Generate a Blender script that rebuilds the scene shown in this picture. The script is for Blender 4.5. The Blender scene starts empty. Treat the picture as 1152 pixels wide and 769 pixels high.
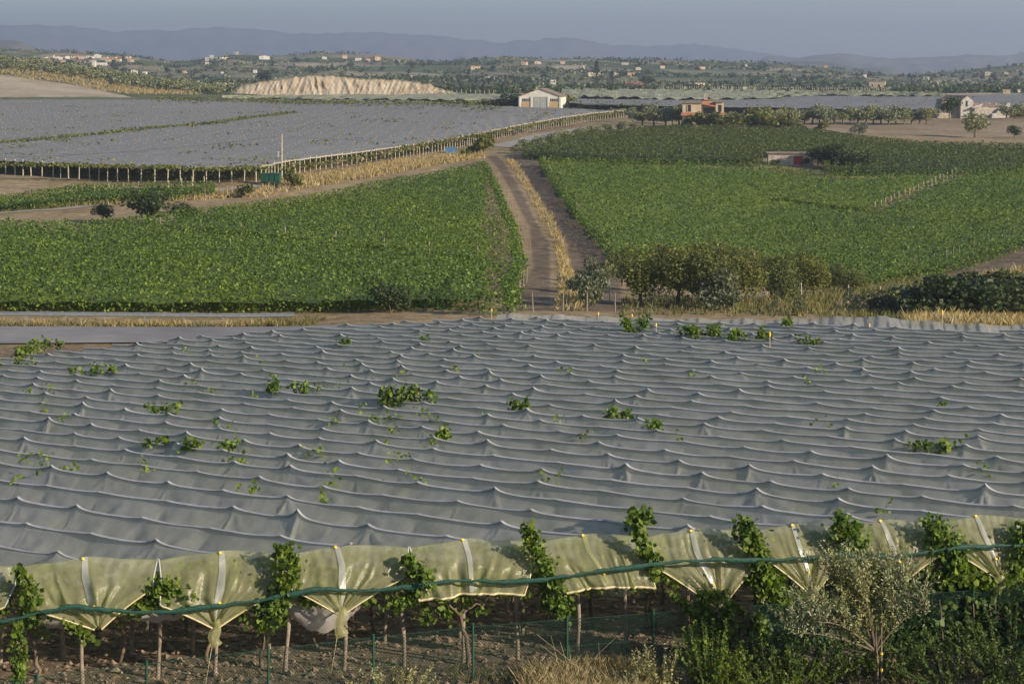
import bpy, math, random
import numpy as np
from mathutils import Vector, Matrix
from mathutils.geometry import tessellate_polygon
R = math.radians
rng = np.random.default_rng(7)
random.seed(7)
F = 2000.0; CX = 576.0; HY = 88.0; CAMZ = 30.0
scene = bpy.context.scene
COL = scene.collection

# ------------------------------------------------------------------ object helpers
def tag(o, label=None, cat=None, group=None, kind=None):
    if label: o['label'] = label
    if cat: o['category'] = cat
    if group: o['group'] = group
    if kind: o['kind'] = kind
    return o

def mesh_from(name, V, faces, smooth=False, fmat=None):
    """V (n,3); faces: list of int arrays (m,k)"""
    me = bpy.data.meshes.new(name)
    V = np.asarray(V, dtype=np.float32).reshape(-1, 3)
    faces = [np.asarray(f, dtype=np.int32) for f in faces if len(f)]
    me.vertices.add(len(V)); me.vertices.foreach_set('co', V.ravel())
    nl = sum(f.size for f in faces); nf = sum(len(f) for f in faces)
    me.loops.add(nl); me.polygons.add(nf)
    me.loops.foreach_set('vertex_index', np.concatenate([f.ravel() for f in faces]))
    tot = np.concatenate([np.full(len(f), f.shape[1], dtype=np.int32) for f in faces])
    st = np.concatenate([[0], np.cumsum(tot)[:-1]]).astype(np.int32)
    me.polygons.foreach_set('loop_start', st)
    try: me.polygons.foreach_set('loop_total', tot)
    except Exception: pass
    me.polygons.foreach_set('use_smooth', np.full(nf, bool(smooth), dtype=bool))
    if fmat is not None: me.polygons.foreach_set('material_index', np.asarray(fmat, dtype=np.int32))
    me.update(calc_edges=True); me.validate()
    return me

class MB:
    """collects geometry of ONE mesh"""
    def __init__(s): s.V = []; s.Fq = []; s.Ft = []; s.F5 = []; s.n = 0
    def add(s, V, q=None, t=None, p=None):
        V = np.asarray(V, dtype=float).reshape(-1, 3)
        if q is not None and len(q): s.Fq.append(np.asarray(q) + s.n)
        if t is not None and len(t): s.Ft.append(np.asarray(t) + s.n)
        if p is not None and len(p): s.F5.append(np.asarray(p) + s.n)
        s.V.append(V); s.n += len(V); return s
    def box(s, x0, x1, y0, y1, z0, z1, M=None):
        V = np.array([(x, y, z) for z in (z0, z1) for y in (y0, y1) for x in (x0, x1)], float)
        if M is not None: V = np.array([M @ Vector(v) for v in V])
        return s.add(V, q=[(0,2,3,1),(4,5,7,6),(0,1,5,4),(2,6,7,3),(0,4,6,2),(1,3,7,5)])
    def tube(s, pts, rad, k=6, cap=True, flat=1.0):
        pts = np.asarray(pts, float); n = len(pts)
        rad = np.full(n, rad, float) if np.isscalar(rad) else np.asarray(rad, float)
        T = np.gradient(pts, axis=0); T /= np.linalg.norm(T, axis=1)[:, None] + 1e-9
        up = np.array([0, 0, 1.0]) if abs(T[:, 2]).mean() < .8 else np.array([1.0, 0, 0])
        A = np.cross(T, up); A /= np.linalg.norm(A, axis=1)[:, None] + 1e-9
        B = np.cross(A, T)
        a = np.arange(k) / k * 2 * np.pi
        V = pts[:, None, :] + rad[:, None, None] * (np.cos(a)[None, :, None] * A[:, None, :] * flat + np.sin(a)[None, :, None] * B[:, None, :])
        q = []
        for i in range(n - 1):
            for j in range(k):
                j2 = (j + 1) % k; q.append((i*k+j, i*k+j2, (i+1)*k+j2, (i+1)*k+j))
        s.add(V.reshape(-1, 3), q=q)
        if cap:
            b = s.n - n * k
            for base, rev in ((b, True), (b + (n-1)*k, False)):
                c = pts[0] if rev else pts[-1]
                s.V.append(np.array([c])); ci = s.n; s.n += 1
                s.Ft.append(np.array([(ci, base+(j+1)%k, base+j) if rev else (ci, base+j, base+(j+1)%k) for j in range(k)]))
        return s
    def grid(s, P):
        """P (m,n,3)"""
        m, n = P.shape[:2]
        i = np.arange(m-1)[:, None]*n + np.arange(n-1)[None, :]
        q = np.stack([i, i+1, i+n+1, i+n], -1).reshape(-1, 4)
        return s.add(P.reshape(-1, 3), q=q)
    def prism(s, poly, y0, y1):
        """poly in XZ, extruded along y"""
        n = len(poly)
        V = [(x, y0, z) for x, z in poly] + [(x, y1, z) for x, z in poly]
        s.add(V, q=[(i, (i+1) % n, n+(i+1) % n, n+i) for i in range(n)])
        b = s.n - 2*n
        for i_, j_, k_ in tessellate_polygon([[Vector((x, 0, z)) for x, z in poly]]):
            s.Ft.append(np.array([(b+i_, b+j_, b+k_), (b+n+k_, b+n+j_, b+n+i_)]))
        return s
    def mesh(s, name, smooth=False):
        V = np.concatenate(s.V); fs = []
        for L in (s.Fq, s.Ft, s.F5):
            if L: fs.append(np.concatenate(L))
        return mesh_from(name, V, fs, smooth)
    def build(s, name, mat, parent=None, smooth=False):
        return link(name, s.mesh(name, smooth), mat, parent)

def link(name, me, mat, parent=None, loc=None, rz=0, scale=None):
    o = bpy.data.objects.new(name, me)
    if mat is not None and len(me.materials) == 0: me.materials.append(mat)
    COL.objects.link(o)
    if parent is not None: o.parent = parent
    if loc is not None: o.location = loc
    if rz: o.rotation_euler[2] = rz
    if scale is not None: o.scale = (scale,)*3 if np.isscalar(scale) else scale
    return o

def empty(name, loc, rz=0, scale=1.0):
    o = bpy.data.objects.new(name, None); COL.objects.link(o)
    o.empty_display_size = .3
    o.location = loc; o.rotation_euler = (0, 0, rz)
    o.scale = (scale,)*3 if np.isscalar(scale) else scale
    return o

# ------------------------------------------------------------------ materials
def new_mat(name):
    m = bpy.data.materials.new(name); m.use_nodes = True
    nt = m.node_tree; nt.nodes.clear()
    out = nt.nodes.new('ShaderNodeOutputMaterial')
    return m, nt, out
def N(nt, t, **kw):
    n = nt.nodes.new(t)
    for k, v in kw.items(): setattr(n, k, v)
    return n
def coords(nt, obj=False):
    return N(nt, 'ShaderNodeTexCoord').outputs['Object'] if obj else N(nt, 'ShaderNodeNewGeometry').outputs['Position']
def noise(nt, co, scale, detail=4, rough=.6):
    n = N(nt, 'ShaderNodeTexNoise'); n.inputs['Scale'].default_value = scale
    n.inputs['Detail'].default_value = detail; n.inputs['Roughness'].default_value = rough
    if co is not None: nt.links.new(co, n.inputs['Vector'])
    return n.outputs['Fac']
def ramp(nt, fac, stops):
    r = N(nt, 'ShaderNodeValToRGB'); e = r.color_ramp.elements
    while len(e) < len(stops): e.new(.5)
    for i, (p, c) in enumerate(stops):
        e[i].position = p; e[i].color = (c[0], c[1], c[2], 1)
    nt.links.new(fac, r.inputs['Fac']); return r.outputs['Color']
def mixc(nt, fac, a, b, mode='MIX'):
    m = N(nt, 'ShaderNodeMix', data_type='RGBA', blend_type=mode)
    for v, s in ((fac, m.inputs[0]), (a, m.inputs[6]), (b, m.inputs[7])):
        if hasattr(v, 'links') or hasattr(v, 'is_linked'): nt.links.new(v, s)
        elif isinstance(v, (int, float)): s.default_value = v
        else: s.default_value = (v[0], v[1], v[2], 1)
    return m.outputs[2]
def bump(nt, h, strength=.5, dist=.1):
    b = N(nt, 'ShaderNodeBump'); b.inputs['Strength'].default_value = strength
    b.inputs['Distance'].default_value = dist; nt.links.new(h, b.inputs['Height']); return b.outputs['Normal']
def principled(nt, col, rough=.8, nrm=None, metal=0, spec=.3):
    p = N(nt, 'ShaderNodeBsdfPrincipled')
    if hasattr(col, 'links') or hasattr(col, 'is_linked'): nt.links.new(col, p.inputs['Base Color'])
    else: p.inputs['Base Color'].default_value = (col[0], col[1], col[2], 1)
    p.inputs['Roughness'].default_value = rough; p.inputs['Metallic'].default_value = metal
    p.inputs['Specular IOR Level'].default_value = spec
    if nrm is not None: nt.links.new(nrm, p.inputs['Normal'])
    return p.outputs[0]

def mat_noise(name, stops, scale=1.0, rough=.85, detail=5, bstr=.4, bdist=.05, scale2=None, obj=False, spec=.25, metal=0):
    m, nt, out = new_mat(name); co = coords(nt, obj)
    f = noise(nt, co, scale, detail)
    c = ramp(nt, f, stops)
    if scale2:
        f2 = noise(nt, co, scale2, 3)
        c = mixc(nt, ramp(nt, f2, [(.35, (0,0,0)), (.65, (1,1,1))]), c, mixc(nt, 1.0, c, (.72, .72, .74), 'MULTIPLY'))
    nrm = bump(nt, f, bstr, bdist) if bstr else None
    nt.links.new(principled(nt, c, rough, nrm, metal, spec), out.inputs['Surface']); return m

def mat_leaf(name, cols, trans=.3, patch=.06, rough=.55, spec=.25):
    """leaf colours vary per leaf; broad patches of two tints"""
    m, nt, out = new_mat(name)
    g = N(nt, 'ShaderNodeNewGeometry')
    n = len(cols)
    c = ramp(nt, g.outputs['Random Per Island'], [(i/(n-1)*.98+.01, k) for i, k in enumerate(cols)])
    f = noise(nt, g.outputs['Position'], patch, 2)
    c = mixc(nt, ramp(nt, f, [(.4, (0,0,0)), (.62, (1,1,1))]), c, mixc(nt, 1.0, c, (1.25, 1.12, .8), 'MULTIPLY'))
    p = principled(nt, c, rough, None, 0, spec)
    t = N(nt, 'ShaderNodeBsdfTranslucent'); nt.links.new(mixc(nt, 1.0, c, (1.3, 1.5, .6), 'MULTIPLY'), t.inputs['Color'])
    mx = N(nt, 'ShaderNodeMixShader'); mx.inputs[0].default_value = trans
    nt.links.new(p, mx.inputs[1]); nt.links.new(t.outputs[0], mx.inputs[2])
    nt.links.new(mx.outputs[0], out.inputs['Surface']); return m

def mat_film(name, col, transp=.2, transl=.35, rough=.35, bscale=3.0, tint=(1,1,1), col2=None, spec=.5, bstr=.25):
    m, nt, out = new_mat(name); co = coords(nt)
    f = noise(nt, co, .35, 3); f2 = noise(nt, co, bscale, 5, .65)
    c2 = col2 or tuple(x*.75 for x in col)
    c = mixc(nt, ramp(nt, f, [(.35, (0,0,0)), (.7, (1,1,1))]), col, c2)
    c = mixc(nt, ramp(nt, f2, [(.4, (0,0,0)), (.75, (.5,.5,.5))]), c, tuple(x*.7 for x in c2))
    p = principled(nt, c, rough, bump(nt, f2, bstr, .05), 0, spec)
    t = N(nt, 'ShaderNodeBsdfTranslucent'); nt.links.new(mixc(nt, 1.0, c, tint, 'MULTIPLY'), t.inputs['Color'])
    tr = N(nt, 'ShaderNodeBsdfTransparent'); tr.inputs[0].default_value = (.9, .92, .88, 1)
    a = N(nt, 'ShaderNodeMixShader'); a.inputs[0].default_value = transl
    b = N(nt, 'ShaderNodeMixShader'); b.inputs[0].default_value = transp
    nt.links.new(p, a.inputs[1]); nt.links.new(t.outputs[0], a.inputs[2])
    nt.links.new(a.outputs[0], b.inputs[1]); nt.links.new(tr.outputs[0], b.inputs[2])
    nt.links.new(b.outputs[0], out.inputs['Surface']); return m

M = {}
M['film'] = mat_film('film', (.485, .485, .47), transp=.28, transl=.33, rough=.45, col2=(.42, .43, .35), tint=(1, 1, .85), bstr=.3, spec=.3)
M['seam'] = mat_film('film_seam', (.60, .60, .64), transp=.1, transl=.25, rough=.45, spec=.35)  # doubled film; its paler bluish tone also paints the sky sheen on ridges
M['curtain'] = mat_film('curtain_film', (.72, .70, .44), transp=.5, transl=.6, rough=.2, col2=(.64, .63, .34), tint=(1, 1, .7), spec=.6, bstr=.5, bscale=5)
M['tape'] = mat_film('white_tape', (.6, .6, .55), transp=.02, transl=.3, rough=.4)
M['tapeclear'] = mat_film('clear_tape', (.58, .6, .55), transp=.35, transl=.3, rough=.3)
M['hem'] = mat_noise('rolled_hem', [(.3, (.42,.34,.17)), (.7, (.6,.53,.33))], 8, .6, bstr=.2)
M['bag'] = mat_film('white_sheet', (.5, .46, .43), transp=.12, transl=.35, rough=.35, col2=(.52,.48,.44), bscale=6)
M['netgreen'] = mat_noise('green_net_rope', [(.3, (.01,.04,.03)), (.7, (.02,.07,.05))], 14, .6)
M['yellow'] = mat_noise('yellow_cap', [(.3, (.75,.45,.03)), (.7, (.85,.55,.06))], 6, .5, bstr=0)
M['net'] = mat_film('grey_net', (.275, .275, .28), transp=.0, transl=.15, rough=.85, bscale=.5, col2=(.23, .235, .225), bstr=.3, spec=.08)
M['net2'] = mat_noise('pale_net', [(.3, (.19,.2,.1)), (.5, (.3,.3,.19)), (.7, (.38,.36,.28))], .22, .7, bstr=.6, bdist=.4)
M['vine'] = mat_leaf('vine_leaf', [(.028,.055,.01), (.062,.11,.018), (.105,.165,.028), (.165,.23,.042)], trans=.3, patch=.05)
M['vine_dull'] = mat_leaf('vine_leaf_dull', [(.04,.06,.017), (.065,.09,.025), (.09,.115,.032), (.12,.145,.042)], trans=.25, patch=.05)
M['fencewire'] = mat_noise('green_wire', [(.3, (.008,.028,.02)), (.7, (.014,.04,.028))], 6, .7, bstr=0, spec=.1)
M['vine_near'] = mat_leaf('vine_leaf_near', [(.04,.075,.012), (.075,.13,.02), (.12,.18,.03), (.19,.26,.05)], trans=.4, patch=.7)
M['vine_shade'] = mat_leaf('vine_leaf_shaded', [(.035,.065,.016), (.06,.1,.024), (.09,.14,.035)], trans=.25, patch=.5)  # darker copy of the near vine leaf, thicket shade put into its colours
M['olive'] = mat_leaf('olive_leaf', [(.1,.12,.065), (.16,.18,.1), (.22,.24,.15), (.3,.31,.2)], trans=.12, patch=.1)
M['greyleaf'] = mat_leaf('grey_leaf', [(.07,.085,.045), (.11,.125,.075), (.16,.17,.11)], trans=.15, patch=.2)
M['olive_near'] = mat_leaf('olive_leaf_near', [(.1,.125,.06), (.16,.185,.1), (.23,.255,.145), (.34,.35,.23)], trans=.15, patch=.6)
M['dark'] = mat_leaf('dark_leaf', [(.022,.04,.014), (.04,.06,.02), (.065,.085,.03)], trans=.15, patch=.1)
M['bushy'] = mat_leaf('bushy_leaf', [(.065,.08,.024), (.11,.125,.036), (.165,.175,.058)], trans=.25, patch=.1)
M['pine'] = mat_leaf('pine_needles', [(.02,.045,.02), (.035,.06,.028)], trans=.05, patch=.1)
M['dry'] = mat_leaf('dry_grass', [(.24,.18,.095), (.34,.27,.155), (.44,.37,.23)], trans=.25, patch=.3)
M['weed'] = mat_leaf('weeds', [(.07,.09,.028), (.13,.13,.05), (.24,.2,.11)], trans=.25, patch=.3)
M['sage'] = mat_leaf('sage_leaf', [(.14,.17,.1), (.22,.24,.14), (.32,.33,.2)], trans=.2, patch=.5)
M['bark'] = mat_noise('bark', [(.3, (.09,.065,.045)), (.7, (.2,.155,.11))], 5, .9, bstr=.6, bdist=.03)
M['oldwood'] = mat_noise('weathered_wood', [(.3, (.13,.1,.075)), (.7, (.30,.25,.19))], 4, .85, bstr=.5, bdist=.02)
M['palewood'] = mat_noise('pale_concrete_post', [(.3, (.33,.28,.2)), (.7, (.5,.44,.34))], 3, .85, bstr=.2)
M['greenmetal'] = mat_noise('green_painted_steel', [(.3, (.012,.055,.036)), (.7, (.02,.08,.05))], 6, .45, bstr=0)
M['galv'] = mat_noise('galvanised_steel', [(.3, (.3,.32,.34)), (.7, (.42,.44,.46))], 3, .4, bstr=.1, metal=.6)
M['asphalt'] = mat_noise('asphalt', [(.3, (.2,.19,.185)), (.7, (.25,.24,.235))], .5, .85, scale2=.08, bstr=.2, bdist=.01)
M['path'] = mat_noise('gravel_path', [(.3, (.25,.225,.2)), (.7, (.36,.33,.3))], .5, .9)
M['clod'] = mat_noise('soil_clods', [(.3, (.12,.085,.055)), (.7, (.28,.215,.15))], 4, .95, bstr=.6, bdist=.03)
# buildings
M['white'] = mat_noise('whitewashed_render', [(.3, (.52,.48,.42)), (.7, (.72,.68,.6))], .6, .85, bstr=.1, obj=True)
M['cream'] = mat_noise('cream_render', [(.3, (.55,.44,.29)), (.7, (.68,.57,.4))], .6, .85, bstr=.1, obj=True)
M['sand'] = mat_noise('sand_render', [(.3, (.42,.33,.22)), (.7, (.55,.45,.31))], .6, .9, bstr=.1, obj=True)
M['stone'] = mat_noise('rubble_stone', [(.3, (.24,.2,.16)), (.5, (.38,.33,.27)), (.7, (.5,.45,.38))], 1.5, .95, bstr=.8, bdist=.15, obj=True)
M['tile'] = mat_noise('terracotta_tile', [(.3, (.33,.13,.07)), (.7, (.45,.2,.11))], 1.2, .85, bstr=.4, bdist=.1, obj=True)
M['oldtile'] = mat_noise('weathered_tile', [(.3, (.17,.125,.095)), (.7, (.3,.23,.175))], 1.2, .9, bstr=.4, bdist=.1, obj=True)
M['brickred'] = mat_noise('brick_red_paint', [(.3, (.36,.14,.08)), (.7, (.46,.2,.11))], 1, .8, bstr=.1, obj=True)
M['red'] = mat_noise('red_door_paint', [(.3, (.33,.04,.03)), (.7, (.42,.06,.04))], 1, .6, bstr=0, obj=True)
M['orange'] = mat_noise('orange_render', [(.3, (.62,.33,.12)), (.7, (.72,.42,.17))], 1, .8, bstr=0, obj=True)
M['glass'] = mat_noise('dark_glass', [(.3, (.02,.022,.025)), (.7, (.04,.042,.045))], 1, .2, bstr=0, obj=True, spec=.5)
M['greypaint'] = mat_noise('grey_blue_door', [(.3, (.28,.3,.3)), (.7, (.36,.38,.38))], 1.5, .6, bstr=0, obj=True)
M['ochre'] = mat_noise('ochre_wood', [(.3, (.42,.28,.12)), (.7, (.52,.37,.18))], 1.5, .8, bstr=0, obj=True)
M['duskcap'] = mat_noise('dusky_cap', [(.3, (.24,.18,.11)), (.7, (.32,.24,.14))], 1, .9, bstr=0, spec=.05)
M['plaster'] = mat_noise('old_plaster', [(.3, (.3,.275,.24)), (.6, (.46,.43,.39)), (.8, (.55,.52,.47))], 1.2, .9, bstr=.4, obj=True)
M['blue'] = mat_noise('blue_box', [(.3, (.06,.15,.3)), (.7, (.08,.2,.38))], 1.5, .5, bstr=0, obj=True)

# ------------------------------------------------------------------ terrain
def cv(y, Y): return (y-HY)/F*Y
near = [(2,2.0),(5,3.2),(20,9.0),(32,13.2),(38,14.79),(44,13+.047*44),(60,13+.047*60),(80,13+.047*80),(100,17.7),(116,18.4)]
cols = {
 -350: [(127,18.3),(137,18.6),(145,18.7),(190,19.0),(240,18.8),(262,18.3),(285,16.5),(450,13.9),(690,8.3),(790,-.8),(880,-10.5),(950,-8),(1050,4),(1100,6)],
 0:    [(127,18.3),(137,18.6),(145,18.7),(190,19.0),(240,18.8),(262,18.3),(285,16.5),(450,13.9),(690,8.3),(790,-.8),(880,-10.5),(950,-7),(1050,4),(1100,6)],
 144:  [(127,18.3),(137,18.7),(145,18.8),(190,19.1),(240,18.9),(262,18.4),(285,16.7),(450,13.9),(690,8.6),(740,7.0),(800,4.6),(880,-1.5),(960,1),(1050,6),(1100,6.4)],
 288:  [(127,18.3),(137,18.8),(145,18.9),(190,19.2),(240,19.0),(262,18.5),(285,16.8),(450,14.0),(690,9.3),(800,8.0),(1000,6.5),(1100,6.6)],
 576:  [(127,18.2),(137,18.1),(150,18.6),(190,20.6),(225,21.8),(265,21.0),(300,18.8),(335,16.5),(400,15.5),(560,12.0),(580,9.7),(800,9.6),(1000,7.7),(1100,7.5)],
 864:  [(127,18.2),(137,18.3),(150,19.0),(190,23.0),(225,24.2),(265,23.2),(300,20.0),(335,15.9),(400,15.0),(450,13.5),(600,12.0),(800,10.8),(1000,8.6),(1100,8.2)],
 1152: [(127,18.4),(137,18.9),(150,20.6),(190,22.8),(215,22.9),(240,21.8),(300,19.0),(335,17.0),(400,15.4),(430,14.4),(520,12.7),(600,12.0),(900,7.7),(1000,7.2),(1100,7.6)],
 1500: [(127,18.4),(137,18.9),(150,20.6),(190,22.8),(215,22.9),(240,21.8),(300,19.0),(335,17.0),(400,15.4),(430,14.4),(520,12.7),(600,12.0),(900,7.7),(1000,7.2),(1100,7.6)],
}
UK = np.array(sorted(cols)); UKu = (UK-CX)/F
TU = np.linspace(-.9, .9, 361); TL = np.linspace(math.log(1.5), math.log(1100), 700)
_c = np.array([np.interp(np.exp(TL), [p[0] for p in near+cols[k]], [p[1] for p in near+cols[k]]) for k in UK])
TAB = np.array([np.interp(TU, UKu, _c[:, j]) for j in range(len(TL))]).T
ker = np.hanning(17); ker /= ker.sum()
TAB = np.apply_along_axis(lambda a: np.convolve(np.pad(a, 8, 'edge'), ker, 'valid'), 0, TAB)
ker = np.hanning(13); ker /= ker.sum()
TAB = np.apply_along_axis(lambda a: np.convolve(np.pad(a, 6, 'edge'), ker, 'valid'), 1, TAB)
RP = [-400,-100,0,60,144,200,260,300,360,432,500,560,640,720,800,864,930,1008,1060,1152,1500]
RY = [62,58,58,60,63,70,62,66,64,66,70,64,68,69,72,73,76,86,83,75,72]
def snoise(x, y, s, seed=0):
    r = np.random.default_rng(100+seed); v = 0*np.asarray(x, float)
    for k in range(7):
        a = r.uniform(0, 6.28); w = r.uniform(.6, 1.9)/s; ph = r.uniform(0, 6.28)
        v = v + np.sin((x*math.cos(a)+y*math.sin(a))*w*6.283+ph)
    return v/3.5
def Hg(X, Y):
    X = np.asarray(X, float); Y = np.maximum(np.asarray(Y, float), 1.6)
    u = np.clip(X/Y, -.899, .899); l = np.log(np.minimum(Y, 1099))
    fi = (u-TU[0])/(TU[1]-TU[0]); fj = np.clip((l-TL[0])/(TL[1]-TL[0]), 0, len(TL)-1.001)
    i = fi.astype(int); j = fj.astype(int); a = fi-i; b = fj-j; i1 = np.minimum(i+1, len(TU)-1)
    h = (TAB[i, j]*(1-a)+TAB[i1, j]*a)*(1-b)+(TAB[i, j+1]*(1-a)+TAB[i1, j+1]*a)*b
    w = np.clip((125-Y)/10, 0, 1)*np.clip((Y-20)/15, 0, 1)
    h = h-.01*X*w
    # gentle undulation beyond the valley, then the far hills
    px = CX+F*u
    yr = np.interp(px, RP, RY); y0 = HY+F*h/Y
    s = np.clip((Y-1050)/1250, 0, 1); s = s*s*(3-2*s)
    hf = (HY+F*h/np.minimum(Y, 1100)-HY)*(1-s)/F*Y+(yr-HY)/F*Y*s
    hf = hf-snoise(X, Y, 420, 1)*np.clip((Y-1000)/600, 0, 1)*3.6-snoise(X, Y, 150, 2)*np.clip((Y-1000)/600, 0, 1)*1.5
    s2 = np.clip((Y-2350)/900, 0, 1)
    hf = hf*(1-s2)+60*s2
    h = np.where(Y > 1050, hf, h)
    h = h-snoise(X, Y, 60, 3)*.25*np.clip((Y-330)/200, 0, 1)-snoise(X, Y, 9, 4)*.07*np.clip((Y-125)/40, 0, 1)
    return h
def gz(X, Y): return CAMZ-Hg(X, Y)
YS = np.exp(np.linspace(math.log(43), math.log(2400), 2400))
def G(px, py, h=0.0, y0=43, lift=0):
    """first ground point (raised by h) seen at that pixel of the photograph"""
    u = (px-CX)/F; Ys = YS[YS >= y0]; pr = HY+F*(Hg(u*Ys, Ys)-h)/Ys
    k = np.argmax(pr <= py)
    if pr[k] > py: k = int(np.argmin(pr))
    Y = Ys[k]; return np.array([u*Y, Y, CAMZ-Hg(u*Y, Y)+lift])
def P(px, py, Y): return np.array([(px-CX)/F*Y, Y, CAMZ-(py-HY)/F*Y])
def gp(px, Y, lift=0):
    X = (px-CX)/F*Y; return np.array([X, Y, float(gz(X, Y))+lift])
def inpoly(x, y, poly):
    x = np.asarray(x); y = np.asarray(y); r = np.zeros(x.shape, bool); n = len(poly)
    for i in range(n):
        x1, y1 = poly[i][:2]; x2, y2 = poly[(i+1) % n][:2]
        c = ((y1 > y) != (y2 > y)) & (x < (x2-x1)*(y-y1)/(y2-y1+1e-12)+x1)
        r ^= c
    return r
def polydist(x, y, poly, closed=True):
    d = np.full(np.shape(x), 1e9); n = len(poly)
    for i in range(n if closed else n-1):
        a = np.array(poly[i][:2]); b = np.array(poly[(i+1) % n][:2]); ab = b-a
        t = np.clip(((x-a[0])*ab[0]+(y-a[1])*ab[1])/(ab@ab+1e-9), 0, 1)
        d = np.minimum(d, np.hypot(x-a[0]-t*ab[0], y-a[1]-t*ab[1]))
    return d
def W(*pts):  # image outline -> ground polygon; (px, py[, height])
    return [tuple(G(p[0], p[1], p[2] if len(p) > 2 else 0, 118)[:2]) for p in pts]

# zones
track = W((548,176),(604,172),(628,215),(660,262),(698,300),(700,350),(560,350),(600,300),(596,255),(575,215))
brownpatch = W((1000,318),(1060,296),(1152,272),(1300,262),(1300,325),(1080,322))
stubble = W((905,148),(1000,152),(1160,157),(1400,157),(1400,137),(905,137))
whiteslope = W((-60,110.5),(150,110.5),(110,101),(70,94),(20,88),(-60,84))
netbelt = [(-200,190),(0,196),(145,205),(290,205),(320,197),(420,183),(506,169),(580,152),(620,144),(660,137),(708,132)]

us = np.concatenate([np.linspace(-.88,-.4,25)[:-1], np.linspace(-.4,.4,400), np.linspace(.4,.88,25)[1:]])
ys = np.concatenate([np.exp(np.linspace(math.log(2), math.log(118), 90))[:-1], np.exp(np.linspace(math.log(118), math.log(480), 260))[:-1],
                     np.exp(np.linspace(math.log(480), math.log(3300), 150)), [5000, 9000, 16000]])
YY, UU = np.meshgrid(ys, us, indexing='ij'); XX = UU*YY
ZZ = gz(XX, YY)
m, n = XX.shape
ii = np.arange(m-1)[:, None]*n+np.arange(n-1)[None, :]
quads = np.stack([ii, ii+1, ii+n+1, ii+n], -1).reshape(-1, 4)
cx = ((XX[:-1,:-1]+XX[1:,1:])/2).ravel(); cy = ((YY[:-1,:-1]+YY[1:,1:])/2).ravel()
me = mesh_from('ground', np.stack([XX, YY, ZZ], -1), [quads], True)
VX, VY = XX.ravel(), YY.ravel()
def zattr(nm, w):
    at = me.attributes.new(nm, 'FLOAT', 'POINT'); at.data.foreach_set('value', np.clip(w, 0, 1).astype(np.float32))
def sdf(poly, soft): return np.where(inpoly(VX, VY, poly), 1, -1)*polydist(VX, VY, poly)/soft+.5
zattr('z_soil', np.maximum(sdf(track, 1.6), sdf(brownpatch, 2.0)))
zattr('z_bank', 1.3-polydist(VX, VY, [G(x, y)[:2] for x, y in ((566,176),(598,222),(628,275),(636,345))], False)/1.5)
zattr('z_marl', sdf(whiteslope, 8)); zattr('z_stub', sdf(stubble, 3)); zattr('z_far', (VY-640)/60); zattr('z_clod', (124-VY)/4)
def soil(name, a, b, s=.5, s2=None, bd=.2, bs=.8, furrow=None):
    m, nt, out = new_mat(name); co = coords(nt)
    f = noise(nt, co, s, 6, .7); f2 = noise(nt, co, s*.08, 3)
    c = ramp(nt, f, [(.35, a), (.68, b)])
    c = mixc(nt, ramp(nt, f2, [(.4, (0,0,0)), (.6, (1,1,1))]), c, mixc(nt, 1.0, c, (.78,.76,.72), 'MULTIPLY'))
    nt.links.new(principled(nt, c, .95, bump(nt, f, bs, bd), 0, .1), out.inputs['Surface']); return m
mm, nt, out = new_mat('valley_ground'); co = coords(nt)
def att(nm, f):
    a_ = N(nt, 'ShaderNodeAttribute'); a_.attribute_name = nm
    ad = N(nt, 'ShaderNodeMath', operation='ADD'); nt.links.new(a_.outputs['Fac'], ad.inputs[0])
    mu = N(nt, 'ShaderNodeMath', operation='MULTIPLY_ADD'); nt.links.new(f, mu.inputs[0]); mu.inputs[1].default_value = .9; mu.inputs[2].default_value = -.45
    nt.links.new(mu.outputs[0], ad.inputs[1]); r_ = ramp(nt, ad.outputs[0], [(.35,(0,0,0)), (.65,(1,1,1))]); return r_
fA = noise(nt, co, .6, 6, .7); fB = noise(nt, co, .05, 3); fC = noise(nt, co, 2.5, 6, .7)
def two(f, a, b):
    c = ramp(nt, f, [(.35, a), (.68, b)])
    return mixc(nt, ramp(nt, fB, [(.4,(0,0,0)), (.6,(1,1,1))]), c, mixc(nt, 1.0, c, (.8,.78,.74), 'MULTIPLY'))
base = two(fA, (.2,.15,.085), (.4,.31,.19))
c = mixc(nt, att('z_soil', fA), base, two(fA, (.09,.07,.05), (.24,.185,.135)))
c = mixc(nt, att('z_bank', fA), c, base)
c = mixc(nt, att('z_stub', fA), c, two(fA, (.24,.18,.115), (.36,.285,.19)))
# far patchwork of fields, scrub and bare slopes
vor = N(nt, 'ShaderNodeTexVoronoi'); vor.inputs['Scale'].default_value = .009; nt.links.new(co, vor.inputs['Vector'])
sep = N(nt, 'ShaderNodeSeparateColor'); nt.links.new(vor.outputs['Color'], sep.inputs[0])
pc = ramp(nt, sep.outputs[0], [(.0,(.08,.1,.045)), (.25,(.11,.13,.06)), (.42,(.2,.175,.1)), (.58,(.28,.23,.15)), (.75,(.12,.14,.065)), (1,(.4,.33,.23))])
f = noise(nt, co, .03, 6, .75); f2 = noise(nt, co, .12, 4, .7)
pc = mixc(nt, ramp(nt, f, [(.47,(0,0,0)), (.62,(.8,.8,.8))]), pc, (.07,.09,.04))
pc = mixc(nt, ramp(nt, f2, [(.55,(0,0,0)), (.65,(.6,.6,.6))]), pc, (.04,.06,.025))
c = mixc(nt, att('z_far', fA), c, pc)
c = mixc(nt, att('z_marl', fA), c, two(fA, (.38,.31,.22), (.52,.44,.33)))
c = mixc(nt, att('z_clod', fA), c, two(fC, (.13,.1,.07), (.29,.23,.165)))
nt.links.new(principled(nt, c, .95, bump(nt, fC, .8, .12), 0, .1), out.inputs['Surface'])
me.materials.append(mm)
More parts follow.
